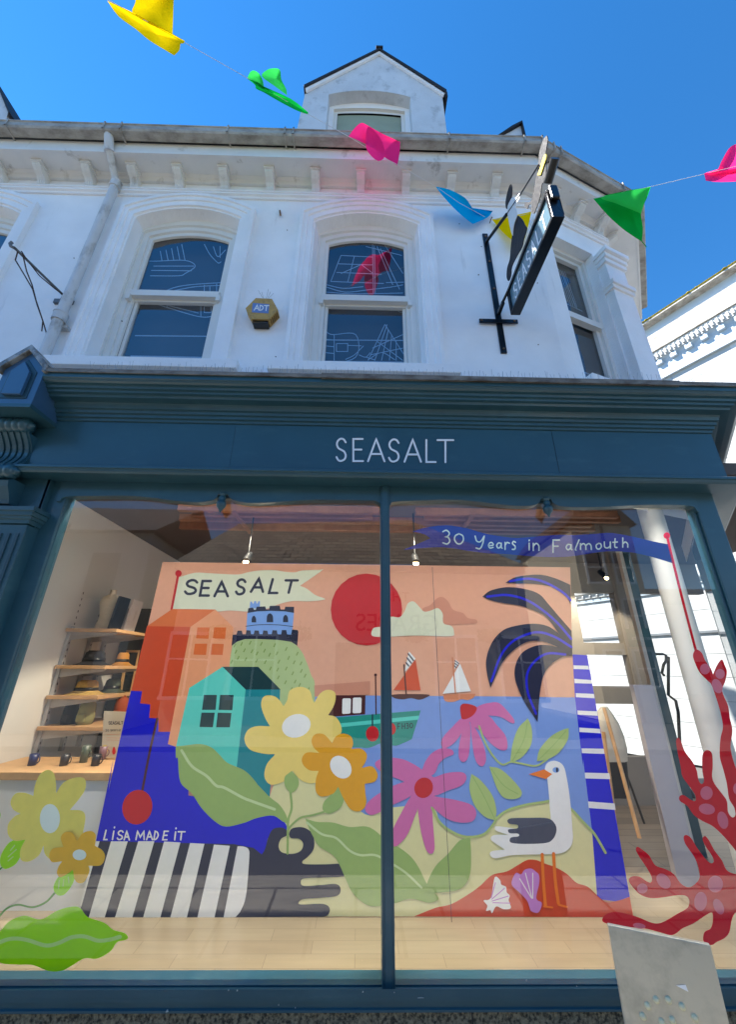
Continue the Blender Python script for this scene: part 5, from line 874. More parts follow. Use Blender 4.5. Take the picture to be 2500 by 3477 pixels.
# terrace rows closing the street
for (xa_, xb_, ya_, hh, nm, lab) in ((-16, -6.2, -6, 5.2, 'grey_terrace', 'pale grey terrace left of the pub across the street'), (-30, 34, -26, 6.5, 'distant_terrace', 'distant row of pale houses closing the view behind the pub')):
    th = thing(nm, lab, 'building', ((xa_+xb_)/2, ya_, 0)); b = MB(); b.box(xa_, xb_, ya_-5, ya_, 0, hh, mat(nm+'_wall', (186, 184, 176), .8, .08, .5)); b.build('wall', th)
    b = MB(); b.prism([(xa_-.2, ya_+.3, hh), (xa_-.2, ya_-2.5, hh+1.8), (xa_-.2, ya_-5.3, hh)], (xb_-xa_+.4, 0, 0), SLATE); b.build('roof', th)
    n = int((xb_-xa_)/1.9)
    for i in range(n):
        for z_ in (1.0, 3.3):
            xx = xa_+1+i*1.9; b = MB(); b.box(xx-.4, xx+.4, ya_, ya_+.03, z_, z_+1.3, WGL); b.build('window', th)
# ================================================================== PROPS IN THE SHOP, LEFT
WOOD = mat('light_oak', (202, 160, 112), .5, .1, 12); GREYM = mat('grey_metal_upright', (176, 178, 180), .4)
su = thing('wall_shelving', 'four light oak shelves on pale slotted metal uprights on the left wall', 'shelving', (-2.45, 3.85, 1))
YS = 3.6; XW = -2.6; shelfz = []
for k, (xa_, xb_, yy, xc, yc) in enumerate(((480, 720, 603, 812, 682), (412, 650, 830, 772, 866), (366, 605, 1017, 745, 1022), (308, 640, 1208, 690, 1200))):
    pa, pb_ = P('R3', xa_, yy, YS), P('R3', xb_, yy, YS); z_ = pa.z
    b = MB(); b.box(-2.61, pb_.x, YS, YS+.62, z_-.028, z_, WOOD); b.build('shelf', su, bevel=.003); shelfz.append((z_, pb_.x))
    for yy2 in (YS+.05, YS+.35, YS+.57):
        b = MB(); b.prism([(-2.6, yy2, z_-.03), (pb_.x-.02, yy2, z_-.03), (pb_.x-.03, yy2, z_-.045), (-2.6, yy2, z_-.10)], (0, .012, 0), GREYM); b.build('shelf_bracket', su)
for yy2 in (YS+.05, YS+.35, YS+.57):
    b = MB(); b.box(-2.615, -2.585, yy2-.012, yy2+.024, .86, shelfz[0][0]+.02, GREYM)
    for k in range(24): zk = .9+k*.055; b.box(-2.584, -2.5835, yy2, yy2+.01, zk, zk+.02, BLACK)
    b.build('upright', su)
ctz = P('R3', 350, 1490, 3.1).z
ct = thing('display_counter', 'white display counter with light oak top below the wall shelves', 'counter', (-2.1, 3.35, ZD))
b = MB(); b.box(-2.615, -1.35, 3.1, 3.59, ctz-.045, ctz, WOOD); b.build('counter_top', ct, bevel=.003)
b = MB(); b.box(-2.61, -1.36, 3.115, 3.585, ZD-.01, ctz-.046, mat('white_laminate', (226, 226, 226), .4, .02)); b.build('counter_base', ct)
DK = mat('dark_opening', (30, 28, 28), .9)  # dark box stands in for the unlit space behind the shelves
b = MB(); b.box(-2.6, -1.1, 4.45, 4.53, ZD, P('R3', 700, 480, 4.45).z, DK); dkk = b.build('dark_space_panel', shop)
# hats, bust, frames, bags
def hat(loc, r, h, m_, label, grp='hats on the wall shelves'):
    o = thing('hat', label, 'hat', loc, grp); b = MB(); b.lathe([(0, h), (r*.35, h*1.0), (r*.5, h*.85), (r*.58, h*.3), (r*.62, h*.22), (r, 0.0), (r*1.0, .006), (r*.6, h*.15), (0, h*.12)], loc, m_, 26); b.build('crown_and_brim', o)
    b = MB(); b.lathe([(r*.585, h*.28), (r*.605, h*.28), (r*.585, h*.5), (r*.565, h*.5)], loc, BLACK, 26); b.build('hat_band', o)
z2_, x2_ = shelfz[1]; z3_, x3_ = shelfz[2]; z1_, x1_ = shelfz[0]; z4_, x4_ = shelfz[3]
hat(Vector((-2.400, 3.770, z2_)), .15, .125, mat('dark_felt', (26, 26, 32), .95), 'wide dark felt hat on the second shelf from the top')
hat(Vector((-2.316, 4.070, z2_)), .10, .12, mat('tan_felt', (176, 122, 50), .9), 'small tan brimmed hat behind the dark one on the second shelf')
hat(Vector((-2.400, 3.770, z3_)), .155, .115, mat('straw', (190, 156, 84), .9, .15, 40, .6, 80), 'yellow straw sun hat on the third shelf from the top')
hat(Vector((-2.352, 4.070, z3_)), .12, .12, mat('green_felt', (66, 76, 62), .9), 'grey green hat behind the straw one on the third shelf')
o = thing('dress_bust', 'cream linen torso bust on the top shelf', 'mannequin', (-2.4, 3.85, z1_)); b = MB(); q = Vector((-2.400, 3.800, z1_))
b.lathe([(0, 0), (.085, 0), (.075, .05), (.062, .12), (.078, .2), (.09, .25), (.075, .3), (.03, .33), (.026, .37), (.03, .375), (0, .38)], q, mat('linen', (206, 190, 162), .85, .06, 30), 24); b.build('torso', o)
for i, (dx, dy, hgt, lb) in enumerate(((-2.30, 3.68, .30, 'dark framed picture leaning on the top shelf, nearer the edge'), (-2.27, 3.86, .30, 'white framed print standing at the edge of the top shelf behind the dark one'))):
    o = thing('picture_frame', lb, 'picture frame', (dx, dy, z1_), 'framed pictures on the top shelf'); b = MB(); b.obox((dx, dy, z1_), (.02, .0, 0), (.01, .16, 0), (.03, 0, hgt), (BLACK, TRIM)[i]); b.build('frame', o, bevel=.002)
    b = MB(); b.obox((dx-.003, dy+.015, z1_+.02), (.002, 0, 0), (.01, .13, 0), (.028, 0, hgt-.04), mat('print_paper', (226, 206, 196), .8)); b.build('print', o)
def bag(loc, w_, h_, m_, lb):
    o = thing('rucksack', lb, 'rucksack', loc, 'rucksacks on the lowest shelf'); b = MB()
    b.lathe([(0, 0), (w_*.9, 0), (w_*1.02, h_*.2), (w_, h_*.6), (w_*.85, h_*.85), (w_*.4, h_*.98), (0, h_)], loc, m_, 16); b.build('bag_body', o)
    b = MB(); b.box(loc[0]-w_*.55, loc[0]+w_*.55, loc[1]-w_*1.2, loc[1]-w_*.8, loc[2]+.02, loc[2]+h_*.45, m_); b.build('front_pocket', o, bevel=.012)
    b = MB(); b.tube([Vector(loc)+Vector((w_*.3*math.cos(a), 0, h_*.93+w_*.35*math.sin(a))) for a in [math.pi*k/8 for k in range(9)]], .006, m_, 6); b.build('strap', o)
bag(Vector((-2.472, 3.750, z4_)), .055, .18, mat('black_canvas', (24, 24, 30), .8), 'black rucksack on the lowest shelf by the wall')
bag(Vector((-2.334, 3.750, z4_)), .065, .19, mat('olive_canvas', (140, 140, 92), .85), 'pale olive green rucksack on the lowest shelf')
bag(Vector((-2.184, 4.000, z4_)), .06, .2, mat('rust_canvas', (150, 66, 36), .85), 'rust orange rucksack at the back of the lowest shelf')
# counter clutter
random.seed(5); cols = [(34, 44, 92), (150, 40, 50), (200, 190, 170), (50, 50, 54), (84, 96, 84), (130, 100, 110), (30, 30, 36), (206, 170, 60)]
names = ['deep blue', 'dark red', 'cream', 'charcoal', 'sage green', 'dusty pink', 'black', 'mustard yellow']
for k in (0, 3, 4, 5, 6):
    x_ = -2.35+.075*k; y_2 = 3.3+(k % 3)*.1; hh = .07+.02*((k*5) % 3); m_ = mat('mug_'+names[k].replace(' ', '_'), cols[k], .35); o = thing('mug', names[k]+' mug standing on the oak counter', 'mug', (x_, y_2, ctz), 'mugs and pots on the counter')
    b = MB(); b.lathe([(0, 0), (.026, 0), (.03, hh), (.026, hh), (.022, .01), (0, .01)], (x_, y_2, ctz), m_, 16); b.build('mug_body', o); b = MB(); b.tube([Vector((x_+.028+.018*math.sin(a), y_2, ctz+hh*.5+.022*math.cos(a))) for a in [math.pi*i/6 for i in range(7)]], .004, m_, 6); b.build('handle', o)
po = thing('cream_poster', 'cream paper poster standing on the counter beside the mural', 'poster', P('R3', 690, 1390, 3.5)); a0, a1, a2, a3 = P('R3', 640, 1112, 3.5), P('R3', 800, 1118, 3.5), P('R3', 760, 1397, 3.5), P('R3', 622, 1400, 3.5)
b = MB(); b.prism([a0, a1, a2, a3], (0, .006, 0), mat('poster_paper', (196, 190, 170), .8)); b.build('paper', po)
pa = Art(3.4995, .0003); word(pa, 'R3', [(c_, 668+k*13, 679+k*13, 1176, 1194) for k, c_ in enumerate('SEASALT')], 3.2, nav)
word(pa, 'R3', [('3', 648, 657, 1224, 1238), ('0', 660, 669, 1224, 1238), ('Y', 678, 688, 1224, 1238), ('e', 690, 698, 1224, 1236), ('a', 700, 708, 1224, 1236), ('r', 710, 716, 1224, 1236), ('s', 718, 724, 1224, 1236), ('i', 730, 733, 1224, 1238), ('n', 735, 743, 1224, 1236)], 1.8, nav)
for yy in (1256, 1276, 1290): pa.st('R3', [(655, yy), (735, yy+2)], 2, dpe, False)
pa.sh('R3', [(690, 1360), (697, 1335), (706, 1335), (712, 1362), (705, 1378), (694, 1378)], red); pa.el('R3', 646, 1343, 20, 24, yel); pa.mb.build('lettering', po, recalc=False)
b = MB(); q = [P('R3', x, y, 4.42) for x, y in ((785, 738), (862, 738), (800, 1080), (722, 1080))]; qi = [P('R3', x, y, 4.42) for x, y in ((795, 752), (855, 752), (790, 1068), (738, 1068))]
for i in range(4): j = (i+1) % 4; b.prism([q[i], q[j], qi[j], qi[i]], (0, -.02, 0), WOOD)
mr_ = thing('wall_mirror', 'tall wood framed mirror on the dark panel between shelves and mural', 'mirror', q[3]); b.build('frame', mr_)
b = MB(); b.poly([v+Vector((0, -.004, 0)) for v in qi], mat('mirror_glass', (90, 104, 122), .08, 0, 1, metal=.9)); b.build('mirror_glass', mr_, recalc=False)
# ================================================================== PROPS IN THE SHOP, RIGHT
o = thing('dressed_stand', 'wooden clothes stand wearing a cream coat over a black skirt, right of the mural', 'clothes stand', P('S5', 120, 1250, 3.7)); YM = 3.6
def loft(rows, m_, nm, t='S5'):
    b = MB(); vs = []; n = 18
    for (xl_, xr_, y) in rows:
        a_, c_ = P(t, xl_, y, YM), P(t, xr_, y, YM); ce_ = (a_+c_)/2; hw = (c_-a_).length/2
        for k in range(n): an = 2*math.pi*k/n; vs.append(ce_+Vector((hw*math.cos(an), .6*hw*math.sin(an)*(1+.12*math.sin(5*an)), 0)))
    fs = [[i*n+k, i*n+(k+1) % n, (i+1)*n+(k+1) % n, (i+1)*n+k] for i in range(len(rows)-1) for k in range(n)]; b.add(vs, fs, m_, True); b.add(vs[:n], [list(range(n))], m_); return b.build(nm, o)
loft([(-20, 30, 235), (-60, 70, 290), (-90, 120, 370), (-100, 160, 470), (-95, 185, 570), (-90, 188, 668)], mat('cream_cloth', (200, 196, 182), .9, .06, 20), 'coat')
loft([(-90, 180, 640), (-80, 190, 760), (-70, 205, 880), (-60, 195, 958)], mat('black_cloth', (16, 16, 20), .9), 'skirt')
b = MB(); b.tube([P('S5', 5, 245, YM-.15), P('S5', 150, 770, YM-.2), P('S5', 292, 1300, YM-.25)], .014, WOOD, 8); b.build('leg', o)
b = MB(); b.tube([P('S5', 0, 440, YM-.12), P('S5', 60, 900, YM-.12), P('S5', 100, 1240, YM-.1)], .014, WOOD, 8); b.build('leg', o)
b = MB(); b.tube([P('S5', 0, 300, YM+.12), P('S5', 230, 900, YM+.3), P('S5', 330, 1180, YM+.35)], .01, BLACK, 8); b.build('leg', o)
LG = mat('lilac_grey_paint', (176, 174, 182), .6, .03)
b = MB(); q = [P('S5', x, y, 3.4) for x, y in ((240, 60), (400, 60), (720, 1690), (470, 1560))]; b.prism([q[0], q[1], Vector((q[1].x, 3.4, ZD)), Vector((q[0].x, 3.4, ZD))], (0, .05, 0), LG); b.build('door_panel', shop)
o = thing('sack_truck', 'black tubular sack truck parked outside beyond the side window', 'trolley', (P('R5', 1240, 1480, 5.7).x, 5.7, 0)); b = MB(); YH = 5.7
b.tube([P('R5', x, y, YH) for x, y in ((1190, 1075), (1175, 1060), (1185, 1010), (1200, 985), (1200, 950), (1180, 943), (1100, 943))], .018, BLACK, 8); b.tube([P('R5', 1215, 960, YH), P('R5', 1215, 1195, YH), P('R5', 1260, 1230, YH), P('R5', 1275, 1300, YH), P('R5', 1290, 1600, YH)], .02, BLACK, 8); b.tube([P('R5', 1155, 1200, YH), P('R5', 1200, 1600, YH)], .02, BLACK, 8); b.build('frame', o)
b = MB(); a_, c_ = P('R5', 1160, 1200, YH), P('R5', 1260, 1400, YH); b.box(a_.x, c_.x, YH+.02, YH+.05, c_.z, a_.z, mat('grey_grille', (90, 96, 96), .6)); b.build('back_plate', o)
for sg in (-.05, .28):
    b = MB(); b.lathe([(0, -.03), (.12, -.03), (.14, 0), (.12, .03), (0, .03)], (a_.x+sg, YH-.1, .14), BLACK, 18, 'x'); b.build('wheel', o)
# ================================================================== WALL FITTINGS
al = thing('alarm_box', 'weathered hexagonal bell alarm box with blue label between the two right windows', 'alarm box', P('C', 1160, 600, 2.6))
q = [P('C', x, y, 2.56) for x, y in ((1133, 538), (1205, 541), (1232, 590), (1190, 633), (1115, 631), (1088, 583))]; YEL = mat('weathered_yellow_plastic', (190, 152, 84), .7, .12, 25, .2, 60, dirt=(140, 112, 70), dscale=(20, 20, 20), dth=(.5, .75))
b = MB(); ce_ = sum(q, Vector((0, 0, 0)))/6; b.prism(q, (0, .088, 0), YEL)
for k in range(5):
    a_ = q[2].lerp(q[3], .12+.17*k)+Vector((.001, .012, -.001)); b.prism([a_, a_+Vector((.004, 0, -.004)), a_+Vector((.004, .06, -.004)), a_+Vector((0, .06, 0))], Vector((-.0035, 0, -.006))*1.4, mat('louvre_dark', (120, 84, 34), .8))
b.build('case', al, bevel=.003)
b = MB(); a_, c_ = P('C', 1115, 631, 2.565), P('C', 1190, 633, 2.565); b.box(a_.x+.006, c_.x-.006, 2.575, 2.645, a_.z-.035, a_.z-.001, mat('dark_strobe_lens', (24, 28, 30), .15)); b.build('strobe', al, bevel=.004)
b = MB(); q = [P('C', x, y, 2.5585) for x, y in ((1120, 560), (1193, 566), (1190, 606), (1116, 601))]; b.prism(q, (0, .0012, 0), mat('label_blue', (104, 134, 190), .5)); b.build('label', al)
aa = Art(2.5575, .0002); word(aa, 'C', [('A', 1128, 1148, 570, 592, 3), ('D', 1150, 1168, 571, 593, 3), ('T', 1170, 1190, 572, 594, 3)], 4.5, whi); aa.mb.build('label_lettering', al, recalc=False)
b = MB()
for (x0_, x1_2, y1_) in ((1165, 1145, 505), (1168, 1160, 512), (1180, 1190, 498), (1185, 1200, 510), (1190, 1212, 518)): b.tube([P('C', x0_, 540, 2.6), P('C', x1_2, y1_, 2.6)], .0012, BLACK, 4)
b.build('pigeon_wires', al)
# iron hook bracket
hk = thing('iron_bracket', 'thin iron arm bracket with trailing cord on the wall left of the downpipe', 'bracket', P('C', 275, 555, 2.64))
base = P('C', 283, 528, 2.63); tip = ATZ('C', 66, 318, base.z+.02); IR = mat('grey_iron', (96, 100, 104), .5, .2, 20)
b = MB(); b.tube([base, base.lerp(tip, .5), tip], .011, IR, 10); b.tube([tip, tip+Vector((-.03, -.01, .01)), tip+Vector((-.045, -.01, .035)), tip+Vector((-.035, -.01, .06))], .012, IR, 8); b.tube([base, P('C', 265, 560, 2.63)], .012, IR, 8); b.tube([P('C', 265, 560, 2.63), P('C', 232, 660, 2.64), P('C', 212, 720, 2.64)], .007, PIPE, 8)
b.build('arm', hk); b = MB(); a_, c_ = P('C', 245, 548, 2.64), P('C', 322, 562, 2.64); b.box(a_.x, c_.x, 2.625, 2.655, c_.z-.01, a_.z+.005, IR); b.build('wall_plate', hk, bevel=.002)
CORD = mat('dark_cord', (60, 48, 46), .9); b = MB()
def inter(t_): return base.lerp(tip, t_)
for L_ in ([(78, 335), (68, 370), (110, 440), (145, 500), (165, 570), (190, 640), (212, 715)], [(95, 332), (120, 370), (175, 440), (240, 495), (280, 525)], [(98, 335), (118, 420), (142, 480), (160, 550), (190, 640), (185, 685)]):
    n = len(L_); b.tube([P('C', x, y, tip.y*(1-i/(n-1))+2.6*(i/(n-1))) for i, (x, y) in enumerate(L_)], .005, CORD, 6)
b.build('cord', hk)
b = MB(); b.tube([P('C', 1240, 152, 2.64), P('C', 1243, 172, 2.62)], .009, RUST, 8); tag(b.build('rusty_nail'), 'rusty nail in the white wall high between the two arched windows', 'nail')
# bird spikes
SPK = mat('spike_steel', (150, 152, 156), .35, metal=.6)
for (xa_, xb_, lb) in ((-1.95, -.6, 'row of thin steel bird spikes on the cornice below the left arched window'), (-.6, 1.0, 'row of thin steel bird spikes on the cornice below the centre arched window'), (1.0, 2.6, 'row of thin steel bird spikes on the cornice below the corner window')):
    b = MB(); x_ = xa_; random.seed(int(xa_*10)+50)
    b.box(xa_, xb_-.01, 2.20, 2.22, zz(1.918), zz(1.924), SPK)
    while x_ < xb_:
        for dx in (-.012, .012):
            bx_ = x_+random.uniform(-.004, .004); b.tube([(bx_, 2.21, zz(1.92)), (bx_+dx, 2.21+random.uniform(-.03, .02), zz(1.92)+random.uniform(.09, .115))], .0011, SPK, 4, False)
        x_ += .055
    tag(b.build('bird_spikes'), lb, 'bird spikes', 'strips of bird spikes')
# ================================================================== PROJECTING SIGN
X0 = P('S1', 238, 1650, 2.65).x
sg = thing('projecting_sign', 'black hanging sign on a steel wall bracket with cut out sailors above its board', 'sign', (X0, 2.64, P('S1', 238, 1650, 2.65).z))
b = MB()
def wq(x, y, Y=2.64): return P('S1', x, y, Y)
t0, t1 = wq(138, 905), wq(265, 1935); xm = (t0.x+t1.x)/2
b.box(xm-.028, xm+.028, 2.635, 2.649, t1.z, t0.z, BLACK)
h0, h1 = wq(68, 1668), wq(400, 1672); b.box(h0.x, h1.x, 2.622, 2.634, (h0.z+h1.z)/2-.024, (h0.z+h1.z)/2+.024, BLACK)
b.build('wall_bracket', sg, bevel=.003); b = MB()
for (x, y) in ((143, 925), (172, 1142), (201, 1377), (264, 1895)): q = wq(x, y, 2.632); b.lathe([(0, -.008), (.009, -.006), (.011, 0), (0, 0)], (xm, 2.633, q.z), RUST, 8, 'y')
for (x, y) in ((95, 1665), (378, 1665)): q = wq(x, y, 2.62); b.lathe([(0, -.008), (.009, -.006), (.011, 0), (0, 0)], (q.x, 2.62, (h0.z+h1.z)/2), RUST, 8, 'y')
b.build('bolt_heads', sg)
XB = P('S1', 350, 1640, 2.50).x
def sx_(x, y, X=None): return PX('S1', x, y, XB if X is None else X)
bw_, bt_ = sx_(350, 1640), sx_(310, 1420); fw_, ft_ = sx_(690, 740), sx_(650, 480)
y0_ = (bw_.y+bt_.y)/2; y1_ = (fw_.y+ft_.y)/2; zlo_ = (bw_.z+fw_.z)/2; zhi_ = (bt_.z+ft_.z)/2
thk = .085
FRM = .028
b = MB(); b.box(XB, XB+thk, y1_, y0_, zlo_, zlo_+FRM, BLACK); b.box(XB, XB+thk, y1_, y0_, zhi_-FRM, zhi_, BLACK); b.box(XB, XB+thk, y1_, y1_+FRM, zlo_+FRM, zhi_-FRM, BLACK); b.box(XB, XB+thk, y0_-FRM, y0_, zlo_+FRM, zhi_-FRM, BLACK); b.build('sign_frame', sg, bevel=.003)
b = MB(); b.box(XB+.018, XB+thk-.018, y1_+FRM, y0_-FRM, zlo_+FRM, zhi_-FRM, mat('pale_teal_sign_panel', (112, 140, 152), .12, .03, 4, spec=.8)); b.build('sign_panel', sg)
b = MB(); n = 7; span = (y0_-y1_)*.80; hgt = (zhi_-zlo_)*.5; zc_2 = (zlo_+zhi_)/2-hgt/2
for i, ch in enumerate('SEASALT'):
    wd_ = span/7*.6; ys_ = y0_-(y0_-y1_)*.10-span/7*(i+.2)
    for j, stv in enumerate(G[ch]):
        L_ = spline([(ys_-wd_*p[0], zc_2+hgt*p[1])+tuple(p[2:]) for p in stv], False, 5); ribbon(b, L_, .008, lambda v, j=j: Vector((XB+.016-.0006*j, v.x, v.y)), LET)
b.build('sign_lettering', sg, recalc=False)
b = MB(); b.box(XB+.012, XB+thk-.012, y1_-.03, y1_-.001, zhi_-.13, zhi_+.012, BLACK); b.build('end_lamp', sg, bevel=.01)
b = MB()   # arms, stay
zarm = bw_.z+.03; b.box(xm-.014, xm+.014, y0_-.001, 2.622, wq(238, 1600).z-.03, wq(238, 1600).z, BLACK); b.tube([Vector((xm, 2.62, wq(238, 1590).z)), sx_(320, 1400)], .013, BLACK, 8)
b.build('bracket_arm', sg); b = MB(); b.tube([Vector((xm, 2.63, wq(155, 980).z)), sx_(310, 735, XB+.03)], .016, BLACK, 8); b.build('upper_arm', sg); b = MB(); b.tube([sx_(310, 735, XB+.03), sx_(420, 575, XB+.03), sx_(585, 310, XB+.03)], .007, BLACK, 6); b.build('stay_rod', sg)
b = MB(); a_ = sx_(665, 465, XB+.05); c_ = sx_(728, 250, XB+.05); b.tube([a_, c_], .033, BLACK, 10); b.build('top_lamp_bar', sg)
def plate(pts, m_, nm, X, th=.006, smooth=True):
    L_ = spline([S('S1', *p[:2])+tuple(p[2:]) for p in pts], True, 3, smooth); b = MB(); b.prism([PX('X', v.x, v.y, X) for v in L_], (th, 0, 0), m_); return b.build(nm, sg)
CUT = mat('dark_cutout_steel', (24, 26, 33), .5, .12, 14, .3, 30, .3)
plate([(655, 55, 1), (664, 90), (652, 160), (645, 215), (650, 290), (641, 430), (612, 480), (602, 560), (580, 640), (545, 730, 1), (518, 720), (525, 650), (500, 655), (487, 690), (465, 668), (470, 632), (500, 636), (520, 620), (535, 570), (553, 480), (565, 400), (582, 300), (593, 190), (625, 90)], CUT, 'sailor_cutout', XB+.04)
plate([(343, 475), (354, 500), (350, 590), (338, 650), (308, 690), (297, 645), (308, 570), (328, 500)], CUT, 'head_cutout', XB+.035)
plate([(395, 745), (440, 780), (466, 830), (482, 862), (455, 950), (440, 1020), (400, 1090), (352, 1190), (345, 1260), (325, 1312), (308, 1280), (312, 1200), (335, 1120), (345, 1000), (358, 900), (375, 800)], CUT, 'legs_cutout', XB+.037)
plate([(348, 600), (362, 586), (388, 590), (420, 552), (416, 605), (382, 652), (388, 695), (397, 745), (377, 805), (365, 860), (360, 922, 1), (345, 880), (327, 800), (315, 720), (318, 660)], mat('cutout_white', (226, 228, 226), .5), 'shirt_cutout', XB+.028)
plate([(640, 215), (651, 236), (625, 320), (600, 396, 1), (573, 398, 1), (592, 350), (618, 260)], mat('cutout_yellow', (236, 214, 40), .5), 'scarf_cutout', XB+.03)
# ================================================================== BUNTING
cy_ = cloth('yellow_flag_cloth', (250, 212, 10)); cg_ = cloth('green_flag_cloth', (14, 168, 62)); cgl = cloth('lit_green_flag_cloth', (60, 214, 90)); cp2 = cloth('pink_flag_cloth', (252, 50, 130), .2); cb_ = cloth('blue_flag_cloth', (10, 172, 226)); STR = mat('white_string', (220, 222, 226), .8)  # lighter green copy puts the brightly lit folds into the colour
def sheet(par, t, pts, Yf, m_, name='flag', bulge=.03, dy=0):
    L_ = spline([S(t, *p[:2])+tuple(p[2:]) for p in pts], True, 3); c_ = sum(L_, Vector((0, 0)))/len(L_); n = len(L_); vs = []; R = 4
    for k in range(R+1):
        for v in L_:
            p = c_.lerp(v, k/R); vs.append(at(p.x, p.y, Yf(p.x)+dy+bulge*(1-(k/R)**2)*(1 if k else 1)+bulge*.4*math.sin(p.x*.05+p.y*.03)*(k/R)))
    fs = [[k*n+i, k*n+(i+1) % n, (k+1)*n+(i+1) % n, (k+1)*n+i] for k in range(R) for i in range(n)]
    par.add(vs, fs, m_, True)
def Y1(x): return 1.0+(x-300)*1.62/1367
def Y2(x): return 2.62-(x-1667)*.0009
b1 = thing('bunting', 'white string of yellow, green, pink and blue flags running up left from the wall', 'bunting', at(1667, 748, 2.62), 'strings of coloured bunting')
def strg(par, pts, Yf, t='X'):
    b = MB(); b.tube([at(x, y, Yf(x)) for x, y in pts], .0022, STR, 6); b.build('string', par)
strg(b1, [(-40, -330), (365, 0), (625, 145), (843, 268), (1045, 388), (1190, 468), (1290, 530), (1350, 560), (1480, 634), (1560, 690), (1667, 748)], Y1)
F1 = [('A', [(585, 52), (600, 10), (607, -80), (772, -80, 1), (770, 0), (765, 152, 1), (690, 117), (620, 84)], cy_, .05, .0), ]
b = MB(); sheet(b, 'A', [(585, 52), (600, 10), (607, -80, 1), (772, -80, 1), (770, 0), (765, 152, 1), (690, 117), (620, 84)], Y1, cy_, bulge=.05); sheet(b, 'A', [(475, 5, 1), (590, 58), (700, 115), (820, 184, 1), (812, 196, 1), (800, 197), (795, 225), (772, 248, 1), (735, 226), (660, 180), (600, 130), (525, 75)], Y1, cy_, dy=-.03); b.build('flag', b1, recalc=False)
b = MB(); sheet(b, 'A', [(1160, 340), (1180, 314), (1205, 305), (1240, 310), (1247, 355), (1268, 395), (1272, 424, 1), (1215, 382)], Y1, cgl); sheet(b, 'A', [(1097, 345, 1), (1110, 320), (1128, 315), (1150, 330), (1165, 360), (1170, 395, 1), (1130, 375)], Y1, cgl); sheet(b, 'A', [(1095, 350, 1), (1140, 365), (1170, 385), (1290, 440), (1366, 500, 1), (1360, 507), (1310, 489), (1230, 447), (1170, 412), (1135, 395), (1130, 378)], Y1, cg_, dy=-.03); b.build('flag', b1, recalc=False)
b = MB(); sheet(b, 'B', [(-86, 605, 1), (-60, 570), (-30, 546), (0, 558), (60, 592), (143, 630, 1), (140, 680), (130, 735, 1), (72, 697), (10, 650)], Y1, cp2); sheet(b, 'B', [(0, 562), (45, 600), (70, 650), (75, 695), (45, 715), (5, 682), (-10, 640)], Y1, cp2, dy=-.04); b.build('flag', b1, recalc=False)
b = MB(); sheet(b, 'D', [(300, 45, 1), (360, 58), (430, 95), (462, 140), (480, 162), (510, 170), (553, 153, 1), (530, 182), (465, 211, 1), (430, 185), (380, 140), (330, 85)], Y1, cb_); b.build('flag', b1, recalc=False)
b2 = thing('bunting', 'white string of yellow, green and pink flags running right past the sign', 'bunting', at(1672, 748, 2.62), 'strings of coloured bunting')
strg(b2, [(1667, 748), (1760, 735), (1920, 697), (2015, 675), (2210, 635), (2392, 592), (2560, 552)], Y2)
b = MB(); sheet(b, 'S1', [(180, 780, 1), (300, 755), (420, 735), (522, 712, 1), (505, 800), (470, 930), (440, 1000, 1), (350, 955), (270, 885)], Y2, cy_, bulge=.02); b.build('flag', b2, recalc=False)
b = MB(); sheet(b, 'S1', [(1058, 600, 1), (1200, 562), (1400, 522), (1555, 498, 1), (1520, 600), (1480, 680), (1470, 735), (1487, 850), (1480, 972, 1), (1400, 922), (1300, 850), (1180, 740)], Y2, cg_, bulge=.05); sheet(b, 'S1', [(1120, 592), (1300, 548), (1400, 526), (1550, 502, 1), (1500, 640), (1472, 732, 1), (1400, 700), (1250, 640)], Y2, cgl, dy=-.04, bulge=-.02); b.tube([P('S1', 1480, 970, 2.2), P('S1', 1518, 1018, 2.2)], .003, cg_, 5); b.build('flag', b2, recalc=False)
b = MB(); sheet(b, 'B', [(1490, 770, 1), (1545, 758), (1565, 720), (1598, 662), (1631, 640), (1710, 620, 1), (1710, 800, 1), (1631, 800), (1560, 808), (1497, 802, 1)], Y2, cp2); sheet(b, 'B', [(1490, 770, 1), (1560, 762), (1710, 730, 1), (1710, 802, 1), (1560, 808), (1497, 802, 1)], Y2, cp2, dy=-.04); b.build('flag', b2, recalc=False)
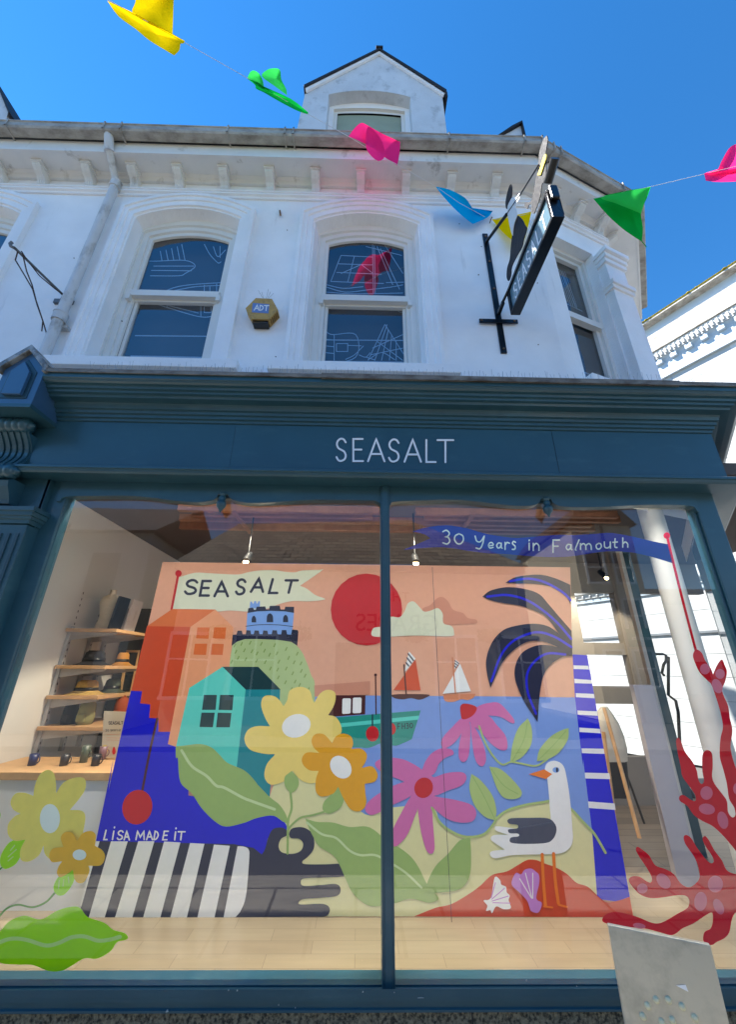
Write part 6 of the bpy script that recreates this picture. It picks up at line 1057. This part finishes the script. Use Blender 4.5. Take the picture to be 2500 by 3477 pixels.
b = MB(); q = P('S1', 170, 785, 2.62); b.tube([q+Vector((0, .03, 0)), q+Vector((0, -.01, 0)), q+Vector((.012, -.02, .012)), q+Vector((.012, -.01, .03))], .005, RUST, 8); tag(b.build('wall_hook'), 'small rusty hook on the wall where the bunting strings meet', 'hook')
# ================================================================== STEEL PLATE POST
TL = P('B3', 842, 1018, 2.0); TR = ATZ('B3', 1475, 1145, TL.z); dv_ = (TR-TL); nrm = Vector((dv_.y, -dv_.x, 0)).normalized()
if nrm.y > 0: nrm = -nrm
STL = mat('brushed_steel_plate', (188, 182, 164), .42, .05, 3, .03, 120, .5, metal=.35, dirt=(130, 128, 116), dscale=(6, 6, 6), dth=(.45, .8))
pt = thing('steel_plate_post', 'upright grey steel plate with an oval of round studs in front of the right pane', 'post', (TL.x, TL.y, 0))
b = MB(); b.obox((TL.x, TL.y, 0), dv_, -nrm*.02, (0, 0, TL.z), STL); b.build('plate', pt, bevel=.004)
def onp(x, y): return PP('B3', x, y, TL, nrm)
for (x, y) in ((1140, 1478), (1215, 1480), (1088, 1515), (1300, 1520), (1058, 1580), (1378, 1590), (1240, 1603), (1175, 1615), (1120, 1660), (1330, 1665), (1200, 1690), (1270, 1690)):
    q = onp(x, y); b = MB(); vs = []; n = 12; u = dv_.normalized(); v_ = Vector((0, 0, 1))
    for (r, h) in ((.011, 0), (.0095, .005), (.006, .0085), (.0, .0095)):
        for k in range(n): vs.append(q+(u*math.cos(2*math.pi*k/n)+v_*math.sin(2*math.pi*k/n))*r+nrm*h)
    b.add(vs, [[i*n+k, i*n+(k+1) % n, (i+1)*n+(k+1) % n, (i+1)*n+k] for i in range(3) for k in range(n)], mat('cream_stud', (214, 206, 170), .8, spec=.15), True); b.build('stud', pt)
b = MB(); q = onp(1300, 1398); u = dv_.normalized(); b.prism([q-u*.02+nrm*.001, q+u*.012+Vector((0, 0, .008))+nrm*.001, q+u*.016-Vector((0, 0, .01))+nrm*.001], nrm*.0006, whi); b.build('paper_scrap', pt)
# interior fill from the spotlights and the added strip lamps handled above
fin()
